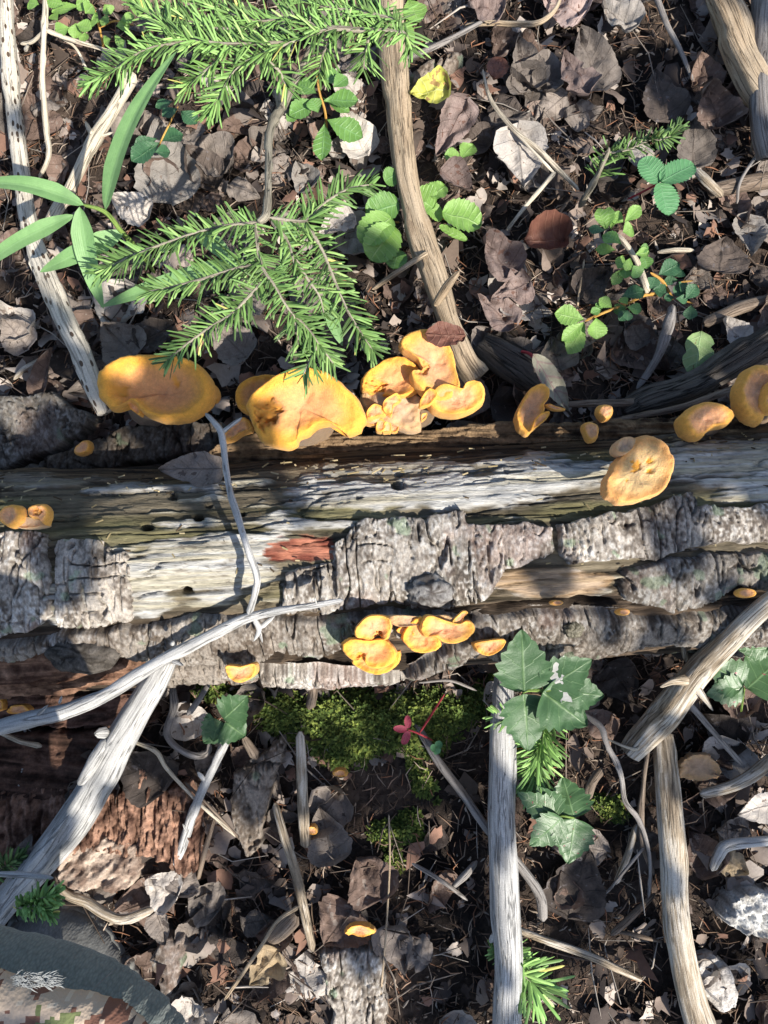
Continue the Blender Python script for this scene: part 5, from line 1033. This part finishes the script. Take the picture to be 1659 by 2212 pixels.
dleaf((600, 2055), (540, 2125), 76, 'dead_tan', 'pale tan torn leaf under the bent yellow straw', .03, .03, torn=.4, wave=.2)
dleaf((1690, 1730), (1592, 1760), 62, 'dead_pale', 'smooth blue grey leaf above the hooked stick', .03, .03, shape='ovate', wave=.04)
dleaf((1610, 1800), (1545, 1790), 70, 'dead_grey', 'grey crumpled leaf under the hooked stick', .02, .02, wave=.25)
dleaf((1560, 1850), (1612, 1885), 60, 'dead_tan', 'tan leaf fragment behind the hooked stick', .02, .02, torn=.4, wave=.2)
dleaf((1228, 1970), (1270, 1830), 130, 'dead_dark', 'large flat dark brown decaying leaf right of the straight silver stick', .018, .018, wave=.08, curl=.1)
dleaf((380, 1935), (320, 1895), 92, 'dead_pale', 'pale beige dead leaf at the lower end of the slim grey stick', .03, .03, wave=.2)
dleaf((390, 1930), (410, 1858), 70, 'dead_grey', 'grey leaf at the end of the slim grey stick', .035, .03, wave=.15)
dleaf((340, 1975), (360, 2040), 50, 'dead_grey', 'folded grey leaf hanging below the slim grey stick', .03, .03, fold=.5)
dleaf((470, 1960), (410, 1920), 100, 'dead_grey', 'broad grey brown leaf right of the slim grey stick', .025, .025, wave=.2)
dleaf((395, 2205), (480, 2180), 110, 'dead_pale', 'sunlit ragged pale leaf near the grey trouser knee', .02, .03, torn=.4, wave=.3, curl=.5)
dleaf((760, 1960), (700, 2040), 120, 'dead_brown', 'wide brown dead leaf above the grey bark slab', .02, .025, wave=.2)
dleaf((820, 1930), (770, 1850), 110, 'dead_brown', 'dark brown dead leaf in the middle of the needle litter', .02, .02, wave=.25)
dleaf((720, 1850), (690, 1740), 90, 'dead_grey', 'smooth grey brown leaf right of the short upright pale stick', .02, .02, curl=.4)
dleaf((350, 1700), (270, 1620), 120, 'dead_dark', 'dark slate dead leaf behind the thick split stick', .03, .04, wave=.06)
dleaf((530, 770), (460, 700), 96, 'dead_grey', 'smooth shaded blue grey leaf above the broad dished fungus', .04, .04, wave=.05)
dleaf((560, 640), (470, 680), 90, 'dead_grey', 'shaded grey dead leaf beneath the lower fir spray', .03, .03, wave=.1)
dleaf((290, 770), (225, 700), 110, 'dead_grey', 'broad shaded grey leaf above the left fungus', .03, .03, wave=.08)
dleaf((300, 740), (380, 700), 80, 'dead_dark', 'dark shaded leaf between the fir tip and the grey leaf', .03, .03, wave=.08)
dleaf((60, 750), (10, 690), 84, 'dead_grey', 'speckled grey dead leaf left of the spotted stick', .02, .025)
dleaf((90, 850), (112, 750), 46, 'dead_brown', 'upright curled brown leaf beside the spotted stick', .03, .05, fold=.6, curl=.6)
dleaf((40, 1870), (70, 1800), 0.1 + 40, 'dead_grey', 'small grey leaf on the rotten block', .045, .045)
dleaf((1555, 590), (1560, 520), 120, 'dead_dark', 'flat dark slate leaf at the right of the glossy sprigs', .02, .02, wave=.05)
dleaf((1250, 640), (1310, 590), 84, 'dead_dark', 'dark curled leaf beneath the glossy shrub', .02, .02, curl=.6)
dleaf((1390, 740), (1350, 680), 90, 'dead_grey', 'greyish leaf under the trailing sprig', .02, .02, wave=.15)
dleaf((1210, 800), (1190, 730), 90, 'dead_grey', 'shaded silver grey leaf above the button fungi', .02, .02, wave=.15)
dleaf((1600, 740), (1560, 690), 60, 'dead_pale', 'curled silver leaf behind the lone green leaf', .03, .03, curl=.8)
dleaf((1080, 30), (1010, 10), 90, 'dead_pink', 'sunlit pinkish leaf above the bent straw twig', .03, .03, wave=.3)
dleaf((1260, 30), (1170, -10), 120, 'dead_pink', 'wide sunlit dead leaf behind the bent straw twig', .03, .03, wave=.2)
dleaf((1100, 110), (1060, 70), 80, 'dead_brown', 'brown crumpled leaf under the bent straw twig', .02, .02, wave=.35)
dleaf((1370, 60), (1300, 10), 90, 'dead_pale', 'pale crumpled leaf left of the straight dark twig', .03, .03, wave=.3)

# ================================================================== litter
band = lambda x, y: abs((np.array([x, y, 0]) - LO * [1, 1, 0]) @ Ln) < .085
lib = []
for k in range(14):
    v, f, uv = leaf_geo(.05, .05 * rng.uniform(.75, 1.05), shape=('aspen', 'cordate', 'aspen', 'ovate')[k % 4], nt=18, ns=10, crumple=rng.uniform(.12, .42), fold=rng.uniform(-.1, .25), curl=rng.uniform(-.2, .8), wave=rng.uniform(.1, .32), droop=rng.uniform(-.2, .25), seed=k, torn=.5 if k % 3 == 0 else 0)
    v = v - [0, .025, 0]; lib.append((v, f, uv))
kinds = [('dead_grey', 'curled grey dead leaf lying loose in the leaf litter', 'grey dead leaves in the litter'), ('dead_brown', 'crumpled brown dead leaf lying loose in the leaf litter', 'brown dead leaves in the litter'),
         ('dead_dark', 'dark half rotted dead leaf pressed into the leaf litter', 'dark dead leaves in the litter'), ('dead_pale', 'pale bleached dead leaf lying loose in the leaf litter', 'pale dead leaves in the litter')]
meshes = {}
def rot3(r_):
    a = r_.uniform(0, 2 * math.pi); return Matrix.Rotation(a, 3, 'Z') @ Matrix.Rotation(r_.normal(0, .17), 3, 'X') @ Matrix.Rotation(r_.normal(0, .17), 3, 'Y')
def dens(px, py):                          # fewer leaves on the needle-covered soil at the bottom right
    if py > 1500 and 700 < px < 1480: return .22
    if py > 1500 and px >= 1480: return .5
    if py > 1500: return .55
    if 950 < px < 1500 and py < 480: return .85
    return 1.0
n = 0
while n < 300:
    px, py = rng.uniform(-40, 1700), rng.uniform(-40, 2250)
    p = G(px, py)
    if band(p[0], p[1]) or rng.random() > dens(px, py): continue
    shade = .6 if py < 700 else .4
    ki = rng.choice(4, p=[.40, .30, .19, .11]); vi = int(rng.integers(14))
    key = (ki, vi)
    if key not in meshes:
        v, f, uv = lib[vi]; me = mk_mesh('dead_leaf', v, f, uv=uv); me.materials.append(M[kinds[ki][0]]); meshes[key] = me
    o = bpy.data.objects.new('dead_leaf', meshes[key]); COLL.objects.link(o)
    s = rng.uniform(.55, 1.2); R = rot3(rng).to_4x4()
    o.matrix_world = Matrix.Translation((p[0], p[1], p[2] + rng.uniform(.003, .016))) @ R @ Matrix.Scale(s, 4)
    tag(o, kinds[ki][1], 'leaf', kinds[ki][2]); n += 1
# leaves underneath and beyond the frame, as one mass
V = []; Fq = []; UVs = []; C = []; m0 = 0
for k in range(1100):
    x, y = rng.uniform(-1.0, 1.0), rng.uniform(-1.1, 1.1)
    if band(x, y): continue
    px, py = to_pic(np.array([x, y, 0.0]))
    if rng.random() > dens(px, py): continue
    v, f, uv = lib[int(rng.integers(14))]; R = np.array(rot3(rng)); s = rng.uniform(.4, 1.0)
    V.append((v * s) @ R.T + [x, y, float(ground_h(x, y)) + rng.uniform(-.002, .006)]); Fq.append(f + m0); UVs.append(uv); m0 += len(v)
o = mk('leaf_litter', np.vstack(V), np.vstack(Fq), 'dead_brown', uv=np.vstack(UVs)); tag(o, 'layer of brown dead leaves rotting on the forest floor', 'leaf litter', kind='stuff')

def sliver_field(name, n, lo, hi, rad, cols, label, cat, seed, dfn=None, lift=.006, tilt=.25):
    r_ = np.random.default_rng(seed); x = r_.uniform(-.75, .75, n * 3); y = r_.uniform(-.8, .8, n * 3)
    d = np.abs((x - LO[0]) * Ln[0] + (y - LO[1]) * Ln[1]) > .08
    if dfn is not None: d &= dfn(x, y, r_)
    x = x[d][:n]; y = y[d][:n]; n = len(x)
    z = ground_h(x, y) + r_.uniform(.0, lift, n); a = r_.uniform(0, 2 * math.pi, n); el = r_.normal(0, tilt, n); ln = r_.uniform(lo, hi, n); rd = r_.uniform(rad * .6, rad * 1.3, n)
    d3 = np.stack([np.cos(a) * np.cos(el), np.sin(a) * np.cos(el), np.sin(el)], -1); s3 = np.stack([-np.sin(a), np.cos(a), 0 * a], -1); u3 = np.cross(d3, s3)
    c = np.stack([x, y, z], -1); bend = r_.normal(0, .12, n)[:, None] * s3 * ln[:, None]
    vs_ = []
    for tt, k in ((-.5, .5), (0, 1.0), (.5, .35)):
        q = c + d3 * (ln * tt)[:, None] + bend * (tt * tt * 4 - 1)
        for an in (0, 2.1, 4.2): vs_.append(q + (rd * k)[:, None] * (math.cos(an) * s3 + math.sin(an) * u3))
    v = np.stack(vs_, 1).reshape(-1, 3); q0 = []
    for i in (0, 3):
        for j in range(3): q0.append((i + j, i + (j + 1) % 3, i + 3 + (j + 1) % 3, i + 3 + j))
    f = (np.array(q0)[None] + 9 * np.arange(n)[:, None, None]).reshape(-1, 4)
    ci = r_.integers(len(cols), size=n); col = np.array(cols)[ci] * r_.uniform(.7, 1.3, n)[:, None]
    o = mk(name, v, f, 'litter', col=np.repeat(col, 9, 0)); return tag(o, label, cat, kind='stuff')
def scrap_field(name, n, seed, label):
    r_ = np.random.default_rng(seed); x = r_.uniform(-.7, .7, n * 4); y = r_.uniform(-.75, .75, n * 4)
    d = np.abs((x - LO[0]) * Ln[0] + (y - LO[1]) * Ln[1]) > .085
    q = np.stack([x, y, 0 * x], -1) - CAM; dd = q @ FWD; px = 829.5 + (q @ RIGHT) / dd / TANV * 1106; py = 1106 - (q @ UPV) / dd / TANV * 1106
    d &= ~((py > 1520) & (px > 720) & (px < 1480) & (r_.random(len(x)) < .75))
    x = x[d][:n]; y = y[d][:n]; n = len(x)
    s = r_.uniform(.003, .012, n) * r_.uniform(.6, 1.4, n); a = r_.uniform(0, 6.283, n); e1 = r_.normal(0, .5, n); e2 = r_.normal(0, .5, n); cu = r_.normal(0, .5, n)
    gi, gj = np.meshgrid(np.linspace(-1, 1, 4), np.linspace(-1, 1, 4), indexing='ij'); gi = gi.ravel(); gj = gj.ravel()
    sq = 1 - .28 * (gi * gj) ** 2
    lx = (gi * sq)[None] * (1 + .35 * r_.normal(0, 1, (n, 16))) ; ly = (gj * sq)[None] * r_.uniform(.5, 1.1, n)[:, None] * (1 + .3 * r_.normal(0, 1, (n, 16)))
    lz = cu[:, None] * (lx ** 2) * .5 + .12 * r_.normal(0, 1, (n, 16)) + e1[:, None] * lx + e2[:, None] * ly
    X_ = x[:, None] + s[:, None] * (np.cos(a)[:, None] * lx - np.sin(a)[:, None] * ly); Y_ = y[:, None] + s[:, None] * (np.sin(a)[:, None] * lx + np.cos(a)[:, None] * ly)
    Z_ = ground_h(x, y)[:, None] + r_.uniform(.001, .014, n)[:, None] + s[:, None] * lz
    f = (quads(4, 4)[None] + 16 * np.arange(n)[:, None, None]).reshape(-1, 4)
    cols = np.array([(.16, .125, .105), (.10, .075, .06), (.23, .19, .165), (.05, .04, .036), (.33, .285, .25), (.19, .11, .08)])
    c = cols[r_.integers(len(cols), size=n)] * r_.uniform(.7, 1.3, n)[:, None]
    return tag(mk(name, np.stack([X_, Y_, Z_], -1).reshape(-1, 3), f, 'litter', col=np.repeat(c, 16, 0)), label, 'leaf litter', kind='stuff')
scrap_field('leaf_scraps', 5200, 61, 'broken scraps of brown leaves and bark covering the soil')
sliver_field('needle_litter', 24000, .009, .024, .00075, [(.10, .07, .05), (.16, .105, .07), (.21, .14, .10), (.06, .042, .034), (.29, .23, .18), (.22, .11, .065)], 'brown fallen conifer needles strewn over the dark soil', 'needles', 41, lift=.015, tilt=.3)
sliver_field('wood_crumbs', 14000, .002, .011, .0015, [(.06, .045, .036), (.10, .075, .058), (.03, .024, .02), (.20, .16, .125), (.30, .26, .22)], 'crumbs of rotten wood and bark on the soil', 'debris', 43, lift=.010, tilt=.5)
sliver_field('twig_litter', 900, .025, .10, .0010, [(.12, .09, .07), (.20, .165, .135), (.33, .29, .25), (.08, .06, .05)], 'fine dead twigs and straws scattered over the litter', 'twigs', 47, lift=.026, tilt=.2)
# crumbs on the bare wood of the log
r_ = np.random.default_rng(5); nn = 240; uu = r_.uniform(-.4, .4, nn); vv = r_.uniform(-.11, .03, nn); vv = np.where(r_.random(nn) < .6, r_.uniform(-.115, -.07, nn), vv)
hh, _, _ = wood_h(uu, vv); c0 = L_pt(uu, vv, hh); c1_ = L_pt(uu + r_.normal(0, .006, nn), vv + r_.normal(0, .003, nn), hh + .001)
V = []; 
for a_, b_ in zip(c0, c1_):
    s_ = np.cross(b_ - a_, [0, 0, 1]); s_ /= np.linalg.norm(s_) + 1e-9; w_ = .0007; V += [a_ - s_ * w_, a_ + [0, 0, w_], a_ + s_ * w_, b_ - s_ * w_, b_ + [0, 0, w_], b_ + s_ * w_]
f = (np.array([(0, 3, 4, 1), (1, 4, 5, 2)])[None] + 6 * np.arange(nn)[:, None, None]).reshape(-1, 4)
tag(mk('wood_splinters', np.array(V), f, 'litter', col=np.repeat(np.array([(.24, .19, .10), (.07, .05, .03), (.33, .27, .16)])[r_.integers(3, size=nn)], 6, 0)), 'small dry splinters and needles strewn on the log', 'debris', kind='stuff')

# ================================================================== moss
def moss(name, label, poly, n, seed, hmax=.02, size=.0056):
    r_ = np.random.default_rng(seed); poly = np.array(poly, float); a = poly.min(0); b = poly.max(0); V = []; C = []; k = 0
    while k < n:
        x, y = r_.uniform(a[0], b[0]), r_.uniform(a[1], b[1])
        d = float(sdpoly(np.array([x]), np.array([y]), poly)[0]) + 60 * (float(fbm(x * .022, y * .022, seed, 3)) - .56)
        if d < 0: continue
        lump_ = .6 + .8 * float(fbm(x * .045, y * .045, seed + 9, 3)); p = G(x, y, hmax * min(1, d / 40) * lump_ - .002)
        col = np.array([.060, .090, .020]) * r_.uniform(.4, 1.6)
        if r_.random() < .3: col = np.array([.15, .185, .04]) * r_.uniform(.7, 1.3)
        k += 1
        for j in range(6):
            az = r_.uniform(0, 6.28); el = r_.uniform(.15, 1.2); ln = size * r_.uniform(.6, 1.4); d3 = np.array([math.cos(az) * math.cos(el), math.sin(az) * math.cos(el), math.sin(el)])
            s3 = np.array([-math.sin(az), math.cos(az), 0]) * ln * .22; q = p + np.array([0, 0, r_.uniform(0, .004)])
            V += [q, q + d3 * ln * .5 + s3, q + d3 * ln, q + d3 * ln * .5 - s3]; C += [col * .8, col, col * 1.25, col]
    f = np.arange(len(V)).reshape(-1, 4)
    return tag(mk(name, np.array(V), f, 'moss', col=np.array(C), smooth=False), label, 'moss', kind='stuff')
moss('moss_carpet', 'green moss carpet along the near foot of the log', [(385, 1480), (560, 1478), (700, 1482), (870, 1486), (960, 1480), (1062, 1470), (1070, 1540), (1030, 1590), (960, 1610), (900, 1650), (830, 1640), (740, 1660), (660, 1630), (590, 1590), (530, 1540), (450, 1510)], 3000, 3, .018)
moss('moss_patch', 'pale green moss tuft in the dark needle litter', [(800, 1770), (900, 1750), (925, 1800), (880, 1830), (800, 1810)], 420, 4, .016)
moss('moss_patch', 'small moss tuft right of the spotted spiny leaves', [(1280, 1720), (1350, 1715), (1360, 1750), (1300, 1770)], 260, 5, .016)
moss('moss_patch', 'thin moss tuft beside the long grey twig', [(1050, 1450), (1085, 1420), (1090, 1500), (1060, 1520)], 260, 6, .03)
moss('moss_patch', 'sparse moss shoots along the long thin straw', [(830, 1830), (865, 1830), (860, 1920), (835, 1930)], 160, 7, .012)
moss('moss_patch', 'small moss tuft left of the needle litter straw', [(880, 1640), (950, 1680), (940, 1760), (890, 1720)], 240, 8, .014)

# ================================================================== the photographer's leg
pr = root('person', P(120, 2150, .0), 'person in grey trousers and a frayed camouflage garment with one dark shoe by the litter', 'person')
shoe_o = [(14, 2020), (30, 1990), (70, 1970), (131, 1958), (192, 1973), (236, 2013), (274, 2068), (303, 2112), (335, 2190), (330, 2300), (230, 2400), (80, 2380), (-20, 2280), (-20, 2120)]
def dome(name, out, ctr, z, th, mat, edge, parent, **kw):
    V, f, rad, scr = capgeo(out, ctr, lambda x, y: z, th=th, bulge=0, ripple=kw.get('ripple', .002), edge=edge, N=96, R=30, seed=77, under=kw.get('under', .3))
    return mk(name, V, f, mat, parent)
sh = dome('shoe', shoe_o, (140, 2160), .014, .062, 'shoe_mesh', .95, pr)
grow = lambda o, c, k: [(c[0] + (x - c[0]) * k, c[1] + (y - c[1]) * k) for x, y in o]
dome('sole', grow(shoe_o, (140, 2160), 1.045), (140, 2160), .010, .012, 'shoe_rubber', .10, sh, ripple=0)
leg_o = [(-90, 1992), (0, 2006), (82, 2024), (164, 2049), (247, 2082), (315, 2125), (370, 2178), (415, 2235), (430, 2330), (330, 2470), (60, 2560), (-160, 2450), (-200, 2180)]
lg = dome('trouser_leg', leg_o, (110, 2260), .40, .045, 'cloth_grey', .9, pr, ripple=.005, under=.9)
w_, _ = wpts([(40, 2390, .05), (50, 2410, .22), (80, 2400, .39)]); v, f, uv = tube_geo(w_, np.array([.045, .05, .05]), ns=24, rough=.04); mk('trouser_shin', v, f, 'cloth_grey', pr, uv=uv)
cm = dome('camouflage_hem', [(-120, 2070), (0, 2095), (68, 2117), (142, 2139), (192, 2142), (247, 2158), (288, 2178), (330, 2235), (310, 2340), (180, 2430), (-60, 2460), (-200, 2300)], (80, 2270), .448, .012, 'cloth_camo', .35, pr, ripple=.004, under=.9)
tube('seam', [(252, 2092, .425, 2.5), (225, 2114, .437, 2.5), (197, 2142, .446, 2.5)], 'shoe_mesh', lg, ns=6)
r_ = np.random.default_rng(8)
tv = []; tf = []; tu = []; t0 = 0
for k in range(170):
    x0, y0 = 22 + r_.uniform(0, 90), 2122 + r_.uniform(-14, 12); a_ = r_.normal(.15, .45); l_ = r_.uniform(10, 40); zz = .462
    pts_ = [(x0, y0, zz, .45), (x0 + l_ * .35 * math.cos(a_), y0 - l_ * .2 * math.sin(a_) - r_.uniform(0, 6), zz + .002, .45), (x0 + l_ * .7 * math.cos(a_), y0 - l_ * .5 * math.sin(a_) + r_.uniform(-5, 5), zz + .002, .4), (x0 + l_ * math.cos(a_), y0 - l_ * .7 * math.sin(a_), zz - .002, .3)]
    w_, rd_ = wpts(pts_); v, f, uv = tube_geo(w_, rd_, ns=4, step=.003); tv.append(v); tf += [tuple(i + t0 for i in q) for q in f]; tu.append(uv); t0 += len(v)
tag(mk('frayed_threads', np.vstack(tv), tf, 'thread', cm, uv=np.vstack(tu)), kind='stuff')

# ================================================================== unseen tree, added with leaves set along sun rays to dapple the ground
tree = root('shade_tree', (1.75, -.75, 0.0), 'unseen young leafy tree added to cast dappled shade', 'tree')
def wood(pts, rad, **kw):
    SEED[0] += 1; v, f, uv = tube_geo(np.array(pts), np.array(rad), seed=SEED[0], **kw); return v, f, uv
v, f, uv = wood([(1.75, -.75, -.05), (1.73, -.76, .6), (1.70, -.80, 1.2), (1.68, -.82, 1.9), (1.66, -.85, 2.6)], [.035, .03, .026, .02, .008], ns=16, step=.03)
mk('trunk', v, f, 'stick_grey', tree, uv=uv)
SHADE = [  # row, column, radius in the drawing, leaves: where the photograph lies in leaf shade
 (90, 700, 110, 13), (60, 860, 110, 13), (250, 690, 90, 10), (330, 760, 100, 12), (420, 700, 90, 9), (250, 860, 80, 9), (350, 860, 75, 9), (30, 960, 100, 11), (200, 1010, 110, 10), (150, 1080, 90, 7), (400, 1060, 60, 4),
 (1200, 600, 110, 13), (1300, 780, 120, 15), (1430, 800, 110, 14), (1560, 640, 120, 14), (1130, 740, 90, 10), (1180, 470, 80, 5), (1620, 800, 80, 8), (1150, 870, 60, 6), (1290, 900, 60, 5),
 (1400, 100, 110, 9), (1200, 180, 100, 7), (1580, 280, 100, 8), (1450, 230, 90, 8), (1020, 190, 70, 4), (1100, 60, 80, 4), (1600, 100, 80, 6),
 (120, 250, 80, 4), (720, 560, 70, 4), (960, 640, 50, 3), (980, 820, 50, 3),
 (700, 1040, 90, 5), (450, 1060, 80, 6), (1130, 1150, 80, 3), (1450, 1270, 120, 11), (1580, 1260, 110, 9), (1280, 1300, 90, 7), (1000, 1290, 80, 5), (60, 1460, 90, 6), (1620, 1010, 60, 3),
 (700, 1580, 130, 13), (540, 1560, 110, 11), (880, 1560, 110, 9), (380, 1560, 100, 9), (100, 1640, 130, 13), (280, 1630, 90, 7), (1000, 1700, 100, 9), (800, 1720, 100, 8), (600, 1720, 80, 6),
 (1350, 1500, 110, 10), (1500, 1580, 120, 12), (1600, 1480, 100, 9), (1400, 1650, 80, 6), (1560, 1700, 90, 7), (1250, 1560, 60, 3), (1280, 1850, 110, 9), (1180, 1760, 50, 2),
 (950, 1900, 110, 10), (880, 2060, 110, 10), (1000, 2150, 110, 10), (1250, 2120, 90, 6), (480, 2040, 90, 5), (560, 1900, 90, 6), (640, 2180, 80, 5), (60, 2190, 90, 10), (1400, 1950, 80, 4), (1620, 1880, 90, 5), (1560, 2000, 60, 3), (700, 1900, 70, 4)]
r_ = np.random.default_rng(23); LV = []; LF = []; LU = []; m0 = 0; BV = []; BF = []; BU = []; b0 = 0; CL = []
lv, lf, lu = leaf_geo(.05, .05, shape='aspen', nt=6, ns=4, fold=.1, curl=.1); lv = lv - [0, .025, 0]
e1 = np.cross(SUND, [0, 0, 1]); e1 /= np.linalg.norm(e1); e2 = np.cross(SUND, e1)
for (x, y, r, n) in SHADE:
    n = int(round(n * (.24 if y < 500 else .20 if 960 < y < 1450 else .42)))
    zt_ = 0.14 if 960 < y < 1450 else (.42 if (y > 2000 and x < 400) else .02)
    g0 = P(x, y, zt_); dist = (r_.uniform(1.10, 1.45) - min(g0[2], .3)) / SUND[2]; c = g0 + SUND * dist; rr = r * pxs(zt_)
    for k in range(n):
        a_ = r_.uniform(0, 6.283); q = c + rr * math.sqrt(r_.random()) * (math.cos(a_) * e1 + math.sin(a_) * e2) + SUND * r_.normal(0, .05)
        nrm = SUND + r_.normal(0, .45, 3); nrm /= np.linalg.norm(nrm); t1 = np.cross(nrm, r_.normal(0, 1, 3)); t1 /= np.linalg.norm(t1); t2 = np.cross(nrm, t1); s = r_.uniform(.7, 1.15)
        LV.append(q + s * (lv[:, :1] * t1 + lv[:, 1:2] * t2 + lv[:, 2:] * nrm)); LF.append(lf + m0); LU.append(lu); m0 += len(lv)
    CL.append(c)
CL = np.array(CL); order = np.argsort(-CL[:, 0]); hubs = []                     # a few limbs, the rest fine twigs off them
for i in order:
    c = CL[i]
    if len(hubs) < 5 and all(np.linalg.norm(c - h_) > .28 for h_ in hubs): h0 = np.array([1.68, -.82, 1.5 + .08 * len(hubs)]); rads = [.004, .003, .0016]; hubs.append(c)
    else: h0 = min(hubs, key=lambda h_: np.linalg.norm(h_ - c)); rads = [.0014, .0012, .0008]; hubs.append(c)
    v, f, uv = wood([h0, (h0 + c) / 2 + [0, 0, .05], c], rads, ns=6, step=.05)
    BV.append(v); BF += [tuple(i_ + b0 for i_ in q) for q in f]; BU.append(uv); b0 += len(v)
mk('limbs', np.vstack(BV), BF, 'stick_grey', tree, uv=np.vstack(BU))
tag(mk('foliage', np.vstack(LV), np.vstack(LF), 'leaf_mid', tree, uv=np.vstack(LU)), kind='stuff')
